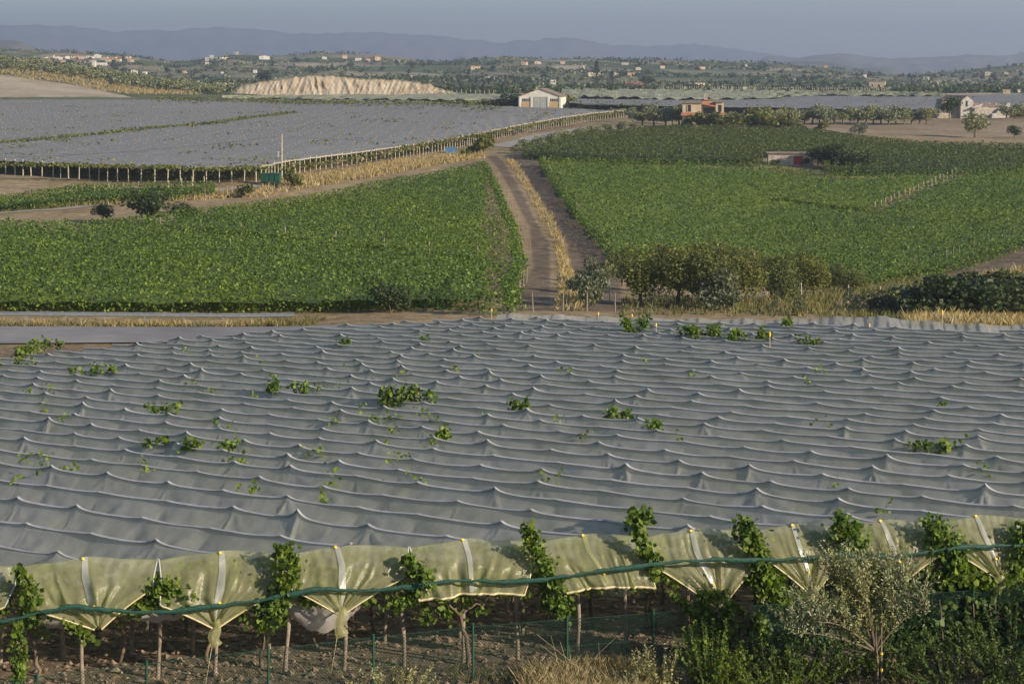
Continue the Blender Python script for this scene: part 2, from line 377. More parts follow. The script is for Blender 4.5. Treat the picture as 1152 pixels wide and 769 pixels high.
ground = link('ground', me, None); tag(ground, kind='structure')

# road with its verge, sweeping behind the covered vineyard
def ribbon(name, pts, w, mat, lift, n=60, label=None):
    pts = np.array(pts); t = np.linspace(0, 1, len(pts)); tt = np.linspace(0, 1, n)
    c = np.stack([np.interp(tt, t, pts[:, 0]), np.interp(tt, t, pts[:, 1])], -1)
    T = np.gradient(c, axis=0); T /= np.linalg.norm(T, axis=1)[:, None]; Nn = np.stack([-T[:, 1], T[:, 0]], -1)
    q = np.linspace(-.5, .5, 5)*w
    XY = c[:, None, :]+q[None, :, None]*Nn[:, None, :]
    Z = gz(XY[..., 0], XY[..., 1])+lift
    return tag(MB().grid(np.dstack([XY, Z])).build(name, mat, smooth=True), kind='structure')
ribbon('road', [(-75,126),(-20,127.5),(20,128),(60,128)], 8.5, M['asphalt'], .12, 80)
ribbon('dirt_path', [G(x,y)[:2] for x, y in ((-80,246),(0,240),(60,236),(130,228),(190,222),(250,214),(300,208))], 2.4, M['path'], .07)
ribbon('gravel_path', [G(x,y)[:2] for x, y in ((560,166),(600,156),(640,147),(690,141))], 6.0, M['path'], .12)

# ------------------------------------------------------------------ foliage helpers
def leaves(C, size, up=.6, aspect=.75, r=rng, jitter=.3, V6=False):
    """one bent quad per leaf: C (n,3)"""
    n = len(C); nrm = r.normal(size=(n, 3)); nrm[:, 2] = np.abs(nrm[:, 2])+up; nrm /= np.linalg.norm(nrm, axis=1)[:, None]
    a = r.normal(size=(n, 3)); a -= (a*nrm).sum(1)[:, None]*nrm; a /= np.linalg.norm(a, axis=1)[:, None]
    b = np.cross(nrm, a); s = size*(1+jitter*r.normal(size=(n, 1))).clip(.4, 1.9)*.5
    if V6:   # lobed vine leaf, five corners
        ang = np.array([-.5, .12, .28, .72, .88])*np.pi*1.0
        rr = [(.0, -1.0), (1.0, -.35), (.62, .75), (-.62, .75), (-1.0, -.35)]
        V = np.stack([C+a*s*x+b*s*y+nrm*s*(.25 if abs(x) > .9 else 0) for x, y in rr], 1)
        return V.reshape(-1, 3), np.arange(n*5).reshape(n, 5)
    V = np.stack([C-a*s-b*s*aspect*.5, C+a*s*.1-b*s*aspect, C+a*s+b*s*aspect*.3, C-a*s*.1+b*s*aspect], 1)
    return V.reshape(-1, 3), np.arange(n*4).reshape(n, 4)
def leafmesh(name, C, size, **kw):
    V, q = leaves(C, size, **kw); return mesh_from(name, V, [q])
def leafobj(name, C, size, mat, parent=None, **kw): return link(name, leafmesh(name, C, size, **kw), mat, parent)

def lobes(r, n, Rx, Rz, zc, k=9, fill=.35):
    """n points through an uneven crown made of k lobes"""
    th = r.uniform(0, 6.28, k); rr = Rx*.62*np.sqrt(r.uniform(.05, 1, k)); zz = zc+r.uniform(-.55, .6, k)*Rz
    cen = np.stack([rr*np.cos(th), rr*np.sin(th), zz], -1); cr = r.uniform(.3, .55, k)*Rx
    w = r.integers(0, k, n); d = r.normal(size=(n, 3)); d /= np.linalg.norm(d, axis=1)[:, None]
    rad = cr[w]*(1-fill*r.uniform(0, 1, n)**1.5)
    p = cen[w]+d*rad[:, None]*np.array([1, 1, Rz/Rx*1.05 if Rz < Rx else 1])
    p[:, 2] = np.maximum(p[:, 2], zc-Rz*.95); return p, cen
def proto_tree(kind, seed):
    r = np.random.default_rng(seed); t = MB(); nm = kind
    if kind == 'olive':
        H, Rx, Rz, zc, n, ls, mt, k = 3.9, 2.2, 1.6, 2.15, 1700, .28, 'olive', 12
    elif kind == 'walnut':
        H, Rx, Rz, zc, n, ls, mt, k = 5.5, 2.6, 2.4, 2.9, 4400, .21, 'bushy', 19
    elif kind == 'dark':
        H, Rx, Rz, zc, n, ls, mt, k = 6, 3.2, 2.4, 3.3, 1700, .38, 'dark', 12
    elif kind == 'bush':
        H, Rx, Rz, zc, n, ls, mt, k = 2.2, 1.5, .95, 1.0, 800, .24, 'bushy', 8
    elif kind == 'greybush':
        H, Rx, Rz, zc, n, ls, mt, k = 2.2, 1.4, 1.0, 1.05, 1500, .15, 'greyleaf', 9
    elif kind == 'darkbush':
        H, Rx, Rz, zc, n, ls, mt, k = 3, 2.2, 1.4, 1.4, 1500, .26, 'dark', 9
    elif kind == 'far':
        H, Rx, Rz, zc, n, ls, mt, k = 5, 2.8, 2.0, 2.6, 130, 1.1, 'dark', 6
    elif kind == 'farolive':
        H, Rx, Rz, zc, n, ls, mt, k = 4.5, 2.3, 1.6, 2.5, 170, .8, 'olive', 6
    if kind == 'pine':
        C = []
        for z in np.linspace(1.5, 11.5, 16):
            rad = 3.6*(1-z/12.4)+.25
            for a in np.linspace(0, 6.28, 8)[:-1]+r.uniform(0, 1):
                for s in np.linspace(.15, 1, 9): C.append((math.cos(a)*rad*s, math.sin(a)*rad*s, z+.35*s*s))
        C = np.array(C)+r.normal(size=(len(C), 3))*.12
        t.tube([(0,0,0),(0,0,6),(0,0,12)], [.28,.18,.04], 6); return t.mesh('trunk'), leafmesh('crown', C, .55, r=r), 'pine', 12
    p, cen = lobes(r, n, Rx, Rz, zc, k)
    if kind in ('bush', 'darkbush', 'greybush'):
        p[:, 2] = np.abs(p[:, 2]); 
        for j in range(4): a = r.uniform(0, 6.28); t.tube([(0,0,0),(math.cos(a)*.3,math.sin(a)*.3,.5),(math.cos(a)*.6,math.sin(a)*.6,1.1)], [.05,.035,.015], 4)
    else:
        lean = r.normal(size=2)*.15
        t.tube([(0,0,-.1),(lean[0]*.5,lean[1]*.5,zc*.25),(lean[0],lean[1],zc*.55)], [.2,.15,.12], 6)
        for c in cen[:6]: t.tube([(lean[0],lean[1],zc*.5), (c[0]*.5+lean[0]*.5, c[1]*.5, (zc*.5+c[2])/2+.1), tuple(c)], [.1,.06,.02], 5)
    return t.mesh('trunk'), leafmesh('crown', p, ls, r=r, up=.25), mt, H
PT = {k: [proto_tree(k, 50+i) for i in range(nv)] for k, nv in
      (('olive',3),('walnut',3),('dark',2),('bush',2),('greybush',2),('darkbush',3),('far',3),('farolive',3),('pine',1))}
for k in PT:
    for tr, cr, mt, H in PT[k]: tr.materials.append(M['bark']); cr.materials.append(M[mt])
def tree(kind, loc, h, name, label, cat, group=None, wide=1.0, variant=None):
    tr, cr, mt, H = PT[kind][variant if variant is not None else random.randrange(len(PT[kind]))]
    s = h/H
    e = empty(name, loc, random.uniform(0, 6.28), (s*wide, s*wide, s)); tag(e, label, cat, group)
    link('trunk', tr, None, e); link('crown', cr, None, e); return e

def tufts(poly=None, n=1000, h=.5, mat=None, name='dry_grass', XY=None, w=.06, blades=7, hj=.4):
    if XY is None:
        P_ = np.array([p[:2] for p in poly]); lo, hi = P_.min(0), P_.max(0)
        XY = rng.uniform(lo, hi, (n*6, 2)); XY = XY[inpoly(XY[:, 0], XY[:, 1], poly)][:n]
    n = len(XY); B = np.repeat(XY, blades, 0)+rng.normal(size=(n*blades, 2))*h*.25
    z = gz(B[:, 0], B[:, 1]); a = rng.uniform(0, 6.28, len(B)); hh = h*(1+hj*rng.normal(size=len(B))).clip(.3, 2)
    lean = rng.normal(size=(len(B), 2))*.35*hh[:, None]
    wv = np.stack([np.cos(a), np.sin(a)], -1)*w
    b3 = np.column_stack([B, z]); V = np.stack([b3-np.column_stack([wv, 0*z]), b3+np.column_stack([wv, 0*z]),
         b3+np.column_stack([lean*.5+wv*.6, hh*.6]), b3+np.column_stack([lean, hh]), ], 1)
    return tag(link(name, mesh_from(name, V.reshape(-1, 3), [np.arange(len(V)*4).reshape(-1, 4)]), mat), kind='stuff')

# ------------------------------------------------------------------ open vineyards of the valley
def along2(pts, step):
    pts = np.array([p[:2] for p in pts], float); d = np.concatenate([[0], np.cumsum(np.linalg.norm(np.diff(pts, axis=0), axis=1))])
    s = np.arange(0, d[-1], step); return np.column_stack([np.interp(s, d, pts[:, 0]), np.interp(s, d, pts[:, 1])])
def vineyard(name, poly, label, mat, sp=1.35, leafn=33, ls=.24, top=2.0, gaps=(), rot=.35, base=.85, thin=None):
    P_ = np.array(poly); lo, hi = P_.min(0), P_.max(0)
    dg = np.hypot(*(hi-lo))/2+2; gx, gy = np.meshgrid(np.arange(-dg, dg, sp*1.3), np.arange(-dg, dg, sp*.8))
    c = np.stack([gx.ravel(), gy.ravel()], -1)+rng.normal(size=(gx.size, 2))*sp*np.array([.14, .3])
    ca, sa = math.cos(rot), math.sin(rot); c = np.stack([c[:, 0]*ca+c[:, 1]*sa, -c[:, 0]*sa+c[:, 1]*ca], -1)+(lo+hi)/2
    k = inpoly(c[:, 0], c[:, 1], poly)
    for g, w in gaps: k &= polydist(c[:, 0], c[:, 1], g, False) > w
    if thin is not None: k &= rng.uniform(size=len(c)) < thin(c[:, 0], c[:, 1])
    c = c[k]; ed = polydist(c[:, 0], c[:, 1], poly)
    for g, w in gaps: ed = np.minimum(ed, polydist(c[:, 0], c[:, 1], g, False)-w)
    rep = np.repeat(np.arange(len(c)), leafn); d = rng.normal(size=(len(rep), 2))*sp*.31
    hgt = (top+.1+rng.normal(size=len(c))*.2+.14*snoise(c[:, 0], c[:, 1], 13, 31))[rep]
    z = hgt-(d**2).sum(1)*3.0/sp**2-np.abs(rng.normal(size=len(rep)))*.15
    hang = (ed[rep] < 2.4) & (rng.uniform(size=len(rep)) < .6)
    z = np.where(hang, rng.uniform(.15, 1.9, len(rep)), z)
    xy = c[rep]+d
    C = np.column_stack([xy, gz(xy[:, 0], xy[:, 1])+z])
    pe = along2(list(poly)+[poly[0]], .016)+0; nn0 = len(pe); pe = pe+rng.normal(size=pe.shape)*.3
    C = np.concatenate([C, np.column_stack([pe, gz(pe[:, 0], pe[:, 1])+top*rng.uniform(.05, 1, nn0)**.8])])
    V, q = leaves(C, ls, up=.35)
    # the closed mass of shaded leaves below the shoots
    s = 1.6; gx, gy = np.meshgrid(np.arange(lo[0], hi[0]+s, s), np.arange(lo[1], hi[1]+s, s))
    GX = gx; GY = gy; GZ = gz(GX, GY)+base+rng.normal(size=GX.shape)*.1
    mm_, nn_ = GX.shape; i = np.arange(mm_-1)[:, None]*nn_+np.arange(nn_-1)[None, :]
    qq = np.stack([i, i+1, i+nn_+1, i+nn_], -1).reshape(-1, 4)
    ccx = (GX[:-1,:-1]+s/2).ravel(); ccy = (GY[:-1,:-1]+s/2).ravel()
    kk = inpoly(ccx, ccy, poly) & (polydist(ccx, ccy, poly) > 1.3)
    for g, w in gaps: kk &= polydist(ccx, ccy, g, False) > w+1.0
    if thin is not None: kk &= thin(ccx, ccy) > .8
    Vb = np.stack([GX, GY, GZ], -1).reshape(-1, 3)
    me = mesh_from(name, np.concatenate([V, Vb]), [q, qq[kk]+len(V)])
    o = link(name, me, mat); return tag(o, label, 'vineyard', None, 'stuff')

Lf = W((-160,247,2),(0,246,2),(90,249,2),(190,238,2),(290,226,2),(420,204,2),(545,181,2),(562,215,2),(578,250,2),(586,290,2),(570,318,2),(583,338,1),(560,356))+ \
     [tuple(gp(px, 141.5)[:2]) for px in (480, 330, 0, -220)]
gapL = [G(180,253,1.2)[:2], G(300,262,1.2)[:2], G(430,276,1.2)[:2], G(560,291,1.2)[:2]]
def thinL(x, y):
    px = CX+F*x/y; return np.where(px > 545, .45, 1.0)
vineyard('vineyard_vines', Lf, 'leafy green vineyard below the dirt path on the left side of the valley', M['vine'], gaps=((gapL, 1.1),), thin=thinL)
Rf = W((608,176,2),(860,183,2),(912,191,2),(1000,192,2),(1160,186,2),(1320,186,2),(1320,250,2),(1152,263,2),(1080,287,2),(1000,302,2),(950,306,2),(880,300,2),(780,292,2),(705,290,2),(690,275,2),(655,240,2),(628,205,2))
gapR = [G(985,231,1.5)[:2], G(1030,212,1.5)[:2], G(1078,191,1.5)[:2]]
gapR2 = [G(870,219,1.5)[:2], G(985,232,1.5)[:2]]
vineyard('vineyard_vines', Rf, 'bright green vineyard on the slope right of the brown dirt track', M['vine'], gaps=((gapR, .8), (gapR2, .45)))
Uf = W((590,168,2),(600,158,2),(660,148,2),(760,140,2),(900,143,2),(940,148,2),(1030,158,2),(1160,161,2),(1330,161,2),(1330,184,2),(1160,184,2),(1000,187,2),(930,186,2),(926,167,2),(856,167,2),(852,176,2),(700,173,2))
vineyard('vineyard_vines', Uf, 'dark green upper vineyard between the tan house and the small hut', M['vine_dull'], sp=1.5, leafn=24, ls=.3)
Sf = W((-140,221,1.7),(0,219,1.7),(90,207,1.7),(170,205,1.7),(236,204,1.7),(240,208,1.7),(190,214,1.7),(110,218,1.7),(20,225,1.7),(-140,228,1.7))
vineyard('vineyard_vines', Sf, 'narrow strip of staked vines beside the dry bank below the grey netting', M['vine'], sp=1.2, leafn=30, ls=.24, top=1.7, base=.95)

# ---- posts
def post_mesh(h, r=.05, k=6, lean=0, name='wooden_post'):
    b = MB(); b.tube([(0,0,-.2),(lean*.5,0,h*.5),(lean,0,h)], [r*1.1, r, r*.9], k); return b.mesh(name)
PM = {}
def posts(pts, h, mat, label, group, name='wooden_post', r=.05, lean=.04):
    key = (h, mat, r)
    if key not in PM:
        PM[key] = []
        for j in range(4):
            me_ = post_mesh(h*(1+.06*random.gauss(0, 1)), r, 5, lean*random.uniform(-3, 3)); me_.materials.append(M[mat]); PM[key].append(me_)
    for p in pts:
        o = link(name, random.choice(PM[key]), None, None, tuple(p), random.uniform(0, 6.28)); tag(o, label, 'post', group)
def along(pts, step, jit=.1):
    pts = np.array([p[:2] for p in pts], float); d = np.concatenate([[0], np.cumsum(np.linalg.norm(np.diff(pts, axis=0), axis=1))])
    s = np.arange(0, d[-1], step)+random.uniform(0, jit); x = np.interp(s, d, pts[:, 0]); y = np.interp(s, d, pts[:, 1])
    x = x+rng.normal(size=len(x))*jit*.3
    return np.column_stack([x, y, gz(x, y)])
posts(along(gapL, 6.5, .3), 2.1, 'oldwood', 'pale stake standing in the narrow gap across the left vineyard', 'stakes in the gap of the left vineyard', r=.09, name='vine_stake')
posts(along(gapR, 2.6, .4), 2.0, 'palewood', 'stake lining the diagonal gap in the right vineyard', 'stakes along the diagonal gap', r=.08, name='vine_stake')
posts(along(W((945,322),(1000,312),(1060,300),(1110,282),(1152,270)), 2.7, .5), 1.8, 'oldwood', 'leaning stake at the lower edge of the right vineyard by brown soil', 'stakes at the lower edge of the right vineyard', r=.07, lean=.1, name='vine_stake')
posts(along(W((612,186),(632,222),(660,258),(688,292)), 4.0, .5), 2.0, 'oldwood', 'stake at the left edge of the right vineyard beside the track', 'stakes beside the shaded track', r=.06, name='vine_stake')
posts(along(W((560,205),(574,240),(590,280),(580,315),(590,340)), 4.5, 1.5), 1.7, 'oldwood', 'leaning stake at the ragged right edge of the left vineyard', 'stakes at the right edge of the left vineyard', r=.06, lean=.12, name='vine_stake')
posts(along(W((4,229),(60,226),(120,220),(190,216),(236,210)), 2.4, .3), 1.7, 'palewood', 'stake at the front of the narrow vine strip below the netting', 'stakes of the narrow vine strip', r=.08, name='vine_stake')
posts(along(W((590,352),(640,350),(700,352)), 2.2, .8), 1.5, 'oldwood', 'low fence stake in dry grass at the foot of the dirt track', 'stakes at the foot of the dirt track', r=.06, name='vine_stake')
posts(along([gp(px, y)[:2] for px, y in ((690,150),(760,152),(860,158),(960,160),(1040,152))], 3.4, 1.6), 1.9, 'palewood', 'crooked stake under the bushy trees below the right vineyard', 'stakes among the bushy trees', r=.07, lean=.1, name='vine_stake')

# ---- netted field on the left slope
pxs = np.arange(-220, 712, 4.0)
nb = np.array([G(x, np.interp(x, [p[0] for p in netbelt], [p[1] for p in netbelt]), 0, 200)[1] for x in pxs])
ftop = [(-220,112),(300,112),(480,113.5),(560,119.5),(640,122),(712,125)]
nf_ = np.array([G(x, np.interp(x, [p[0] for p in ftop], [p[1] for p in ftop]), 2.5, 250)[1] for x in pxs])
nf_ = np.maximum(nf_, nb+6)
uu = (pxs-CX)/F
def smooth1(a, k=9): kk = np.hanning(k); kk /= kk.sum(); return np.convolve(np.pad(a, k//2, 'edge'), kk, 'valid')
nb = smooth1(nb, 7); nf_ = smooth1(nf_, 15)
rows = np.linspace(0, 1, 200)**1.3
YN = nb[None, :]+(nf_-nb)[None, :]*rows[:, None]; XN = uu[None, :]*YN
ZN = gz(XN, YN)+2.45+.13*np.cos(2*np.pi*XN/2.5)*np.cos(2*np.pi*YN/5.0)*np.clip(1.3-YN/700, .2, 1)
ZN[0] -= .15
nroot = empty('netting_cover', (0, 0, 0)); tag(nroot, 'broad sheet of blue-grey netting covering the sloping vineyard on the left', 'netting')
MB().grid(np.stack([XN, YN, ZN], -1)).build('net_sheet', M['net'], nroot, True)
# pale rolled hem sagging from post to post
hp = np.column_stack([XN[0], YN[0]-.1, ZN[0]+.02])
sgr = 40; 
hh_ = along(hp[:, :2], .5, 0); hz = gz(hh_[:, 0], hh_[:, 1])+2.42-.16*np.abs(np.sin(np.arange(len(hh_))*.5*np.pi/2.1))
MB().tube(np.column_stack([hh_[:, :2], hz]), .09, 5).build('net_hem', M['palewood'], nroot)
pp = along(hp[:, :2], 2.1, .1); pp = pp[(CX+F*pp[:, 0]/pp[:, 1] > -20)]
cnt = 0
pk = pp[CX+F*pp[:, 0]/pp[:, 1] < 305]; posts(pk, 2.5, 'palewood', 'pale post holding the front edge of the grey netting left of the green container', 'posts along the front of the left netting', r=.1, name='netting_post')
pk = pp[CX+F*pp[:, 0]/pp[:, 1] >= 305]; posts(pk, 2.5, 'palewood', 'pale post holding the curved edge of the grey netting towards the warehouse', 'posts along the curved edge of the left netting', r=.1, name='netting_post')
# dark leaf fill behind the posts, added to darken the space under the net
q = along(hp[:, :2]+np.array([0, 1.6]), .35, .2); rep = np.repeat(q, 26, 0); rep[:, :2] += rng.normal(size=(len(rep), 2))*np.array([.4, 1.2])
rep[:, 1] = np.maximum(rep[:, 1], np.interp(rep[:, 0], hp[:, 0], hp[:, 1])+.6)
rep[:, 2] = gz(rep[:, 0], rep[:, 1])+rng.uniform(.5, 2.25, len(rep))
tag(leafobj('net_shade_vines', rep, .34, M['dark']), 'dark vine leaves added as shade under the grey netting edge', 'vines', None, 'stuff')
# green shoots standing above the net: bands and scattered patches
def netshoots(name, line, n, w, mat, label, size=.5):
    a = along(line, 1.0, 0); i = rng.integers(0, len(a), n); xy = a[i, :2]+rng.normal(size=(n, 2))*np.array([1.2, w])
    tag(leafobj(name, np.column_stack([xy, gz(xy[:, 0], xy[:, 1])+2.45+rng.uniform(0, .5, n)], ), size, mat), label, 'vines', None, 'stuff')
netshoots('net_top_vines', [G(x, y, 2.5)[:2] for x, y in ((-40,163),(60,156),(140,148),(240,139),(330,127))], 2600, 2.2, M['bushy'], 'line of green shoots growing out across the middle of the grey netting')
netshoots('net_top_vines', [G(x, y, 2.5)[:2] for x, y in ((-40,187),(60,186),(150,189),(250,192),(300,190))], 1500, 1.0, M['bushy'], 'dark fringe of shoots along the near edge of the netting')
netshoots('net_top_vines', [G(x, y, 2.5)[:2] for x, y in ((175,111.5),(280,113),(400,116),(490,116.5),(560,121))], 2400, 9, M['bushy'], 'green band of shoots along the far edge of the netting', .8)
netshoots('net_top_vines', [G(x, y, 2.5)[:2] for x, y in ((320,190),(430,174),(520,156),(600,141),(700,127))], 2600, 1.6, M['weed'], 'yellow-green shoots along the curved edge of the netting')
k = rng.uniform(size=(150, 2)); C = []
for a, b in k:
    j = int(a*(len(pxs)-1)); i = int(b*199); c0 = np.array([XN[i, j], YN[i, j], ZN[i, j]])
    C.append(c0+rng.normal(size=(12, 3))*np.array([1.6, .8, .12])+[0, 0, .2])
tag(leafobj('net_top_vines', np.concatenate(C), .55, M['bushy']), 'scattered small green shoots poking through the left netting', 'vines', None, 'stuff')
# orange-tipped post ends above the net
cap = MB(); cap.tube([(0,0,-.05),(0,0,.08),(0,0,.15)], [.07,.07,.04], 5); capm = cap.mesh('post_cap'); capm.materials.append(M['duskcap'])
caps = []
for j, Y0 in enumerate(np.arange(270, 700, 3.4)):
    x = np.arange(-215, 45, 2.9)+(j % 2)*.3+rng.normal(size=90)*.25
    caps.append(np.column_stack([x, np.full(len(x), Y0)]))
caps = np.concatenate(caps); cu = CX+F*caps[:, 0]/caps[:, 1]
ok = (cu > -15) & (cu < 700) & (caps[:, 1] > np.interp(cu, pxs, nb)+1) & (caps[:, 1] < np.interp(cu, pxs, nf_)-2)
caps = caps[ok]; caps = caps[rng.uniform(size=len(caps)) < .72]; caps = caps+rng.normal(size=caps.shape)*np.array([.15, .6]); caps = caps[np.argsort(caps[:, 1])]; cz = gz(caps[:, 0], caps[:, 1])+2.5
for i in range(280):
    o = link('post_cap', capm, None, None, (caps[i, 0], caps[i, 1], cz[i])); tag(o, 'tiny orange-brown post tip rising through the nearest part of the left netting', 'post tip', 'orange post tips nearest in the netting')
rest = MB(); base = np.array([v.co[:] for v in capm.vertices]); qf = [tuple(p.vertices) for p in capm.polygons if len(p.vertices) == 4]
n4 = len(caps)-280; VV = (base[None]*1.3+np.column_stack([caps[280:], cz[280:]])[:, None, :]).reshape(-1, 3)
qq = (np.array(qf)[None]+(np.arange(n4)*len(base))[:, None, None]).reshape(-1, 4)
tag(link('post_caps', mesh_from('post_caps', VV, [qq]), M['duskcap']), 'far orange post tips dotted in rows over the left netting', 'post tips', None, 'stuff')

# ---- netted fields in the right middle distance
def band(name, label, top, bot, h, mat, px0, px1, sz=.25):
    x = np.arange(px0, px1+1, 5.0); u = (x-CX)/F
    yb = np.array([G(a, np.interp(a, *zip(*bot)), h, 380)[1] for a in x]); yt = np.array([G(a, np.interp(a, *zip(*top)), h, 380)[1] for a in x])
    yt = np.maximum(smooth1(yt, 9), yb+8); rr = np.linspace(0, 1, 50)
    Yb = yb[None]+(yt-yb)[None]*rr[:, None]; Xb = u[None]*Yb; Z = gz(Xb, Yb)+h+rng.normal(size=Xb.shape)*sz
    o = MB().grid(np.stack([Xb, Yb, Z], -1)).build(name, mat, None, True); tag(o, label, 'netting'); return Xb, Yb, Z
b1 = band('netting_cover', 'blue-grey netting strip behind the tan house and olive row', ((640,111),(780,113),(860,112),(900,108),(1048,109),(1160,106),(1300,106)), ((640,116),(780,120),(1048,124),(1160,124),(1300,124)), 2.4, M['net'], 640, 1300, .08)
b2 = band('netting_cover', 'pale green netted vineyard stretching behind the warehouse', ((632,99.5),(1000,104),(1060,105)), ((632,109),(780,111),(860,111),(900,107.5),(1060,107.5)), 2.2, M['net2'], 632, 1060, .5)
b3 = band('netting_cover', 'grey netted strip seen just below the pale cliff', ((-20,110),(300,108),(560,106),(640,105)), ((-20,111.6),(300,111),(480,112.5),(640,112)), 2.2, M['net2'], 250, 640, .3)
sel = rng.integers(0, b2[0].size, 500); C = np.stack([b2[0].ravel()[sel], b2[1].ravel()[sel], b2[2].ravel()[sel]], -1)
C = np.repeat(C, 7, 0)+rng.normal(size=(3500, 3))*np.array([3, 1.5, .25])
tag(leafobj('net_top_vines', C, .8, M['olive']), 'pale shoots scattered over the netting behind the warehouse', 'vines', None, 'stuff')
sel = rng.integers(0, b1[0].size, 160); C = np.stack([b1[0].ravel()[sel], b1[1].ravel()[sel], b1[2].ravel()[sel]], -1)
C = np.repeat(C, 8, 0)+rng.normal(size=(1280, 3))*np.array([3.5, 1.2, .2])
tag(leafobj('net_top_vines', C, .7, M['bushy']), 'green shoots scattered over the netting behind the olive row', 'vines', None, 'stuff')
wp = []
for px in np.arange(742, 1000, 2.6): wp.append(G(px+random.uniform(-.6,.6), np.interp(px, [742,860,1000], [104.5,106,106.8])+random.uniform(-.5,.5), 0, 600))
posts(wp, 4.0, 'palewood', 'tall white post in the bare trellis on the skyline right of the warehouse', 'white posts of the bare trellis', r=.19, lean=.02, name='concrete_post')
wp = [G(px, 110.3, 0, 500) for px in np.arange(285, 560, 5.2)]
posts(wp, 4.0, 'palewood', 'white post of the fence line in front of the pale cliff', 'white posts in front of the cliff', r=.16, lean=.02, name='concrete_post')

# ------------------------------------------------------------------ cliff and distant ranges
px = np.linspace(248, 525, 230); X0 = (px-CX)/F
top = np.interp(px, [248,262,275,300,325,345,375,400,430,462,482,500,512,525], [106,101,95,91,88,85.5,86,88.5,89.5,91.5,95,101,105,108])
Y0 = 815.0; rows_ = []
zb = CAMZ-cv(110.5, Y0); zt = CAMZ-(top-HY)/F*(Y0+10); zt = np.maximum(zt, zb+.2)
rp = [(0,0),(.04,2),(.2,3.2),(.4,4.5),(.6,6),(.8,7.5),(.93,8.8),(1,10),(1.02,14),(1.0,30),(.7,70),(.2,130),(-.6,200)]
for i in range(len(rp)-1):
    for s in ([0,.33,.66] if i < 8 else [0]):
        f = rp[i][0]*(1-s)+rp[i+1][0]*s; d = rp[i][1]*(1-s)+rp[i+1][1]*s
        gul = (np.abs(snoise(px*1.0+18*snoise(px, px*0, 70, 9)+f*14, px*0, 47, 5))*4.2+np.abs(snoise(px-f*9, px*0+f*9, 17, 6))*1.6+snoise(px, px*0+f*20, 7, 7)*.7)*.3*math.sin(min(f, 1)*math.pi*.85)*(1 if i < 8 else 0)
        Yr = Y0+d+gul; rows_.append(np.stack([X0*Yr, Yr, zb+(zt-zb)*f+ (snoise(px, px*0, 12, 8)*.3 if 0 < f else 0)], -1))
mm, nt, out = new_mat('pale_chalk_cliff'); co = coords(nt)
mp = N(nt, 'ShaderNodeMapping'); mp.inputs['Scale'].default_value = (1, 1, .25); nt.links.new(co, mp.inputs['Vector'])
f = noise(nt, mp.outputs[0], .25, 6, .7)
c = ramp(nt, f, [(.3,(.28,.2,.12)), (.45,(.4,.32,.22)), (.68,(.5,.43,.32))])
g = N(nt, 'ShaderNodeNewGeometry'); sx = N(nt, 'ShaderNodeSeparateXYZ'); nt.links.new(g.outputs['True Normal'], sx.inputs[0])
c = mixc(nt, ramp(nt, sx.outputs['Z'], [(.8,(0,0,0)), (.92,(1,1,1))]), c, (.2,.17,.09))
nt.links.new(principled(nt, c, .95, bump(nt, f, .6, .8), 0, .1), out.inputs['Surface'])
tag(MB().grid(np.stack(rows_)).build('cliff', mm), 'long pale eroded cliff face with dry grass on its top', None, None, 'structure')

def rng_mesh(name, D, prof, depth, seed, mat, amp, base=-150):
    px = np.arange(-700, 1850, 4.0); u = (px-CX)/F; xp, yp = zip(*prof); topz = CAMZ-(np.interp(px, xp, yp)-HY)/F*D
    v = np.linspace(-1, 1, 80); rowsm = []
    for t in v:
        Yr = D+t*depth; X = u*Yr
        sh = (1-abs(t)**1.4)
        z = base+(topz-base)*sh
        z = z-(np.abs(snoise(X, 0*X+Yr, depth*.7, seed)))*amp*1.3*(.15+(1-sh))-np.abs(snoise(X, 0*X+Yr, depth*.2, seed+1))*amp*.4-np.abs(snoise(X, 0*X+Yr, depth*.07, seed+2))*amp*.14+amp*.3
        rowsm.append(np.stack([X, 0*X+Yr, z], -1))
    return tag(MB().grid(np.stack(rowsm)).build(name, mat, None, True), kind='structure')
mt_far = soil('mountain_scrub', (.1,.095,.065), (.23,.19,.13), .0018, bd=20, bs=.5)
mt_mid = soil('hill_scrub', (.06,.075,.035), (.22,.18,.11), .004, bd=10, bs=.6)
rng_mesh('mountains', 12500, [(-700,38),(0,30),(60,28),(130,36),(250,32),(330,37),(430,38),(480,41),(560,48),(600,45),(645,41),(690,51),(740,53),(780,50),(850,60),(900,68),(1000,78),(1500,84)], 2200, 20, mt_far, 60)
rng_mesh('hills', 8000, [(-700,80),(300,84),(700,88),(830,80),(862,63),(905,65),(945,60),(975,65),(1010,67),(1050,65),(1090,62),(1120,64),(1152,60),(1500,58)], 1400, 30, mt_mid, 30)
rng_mesh('hills', 5000, [(-700,40),(-60,44),(20,47),(50,58),(75,70),(400,90),(800,84),(862,72),(895,69),(940,71),(965,77),(1000,78),(1030,86),(1080,90),(1500,90)], 800, 40, mt_mid, 14)

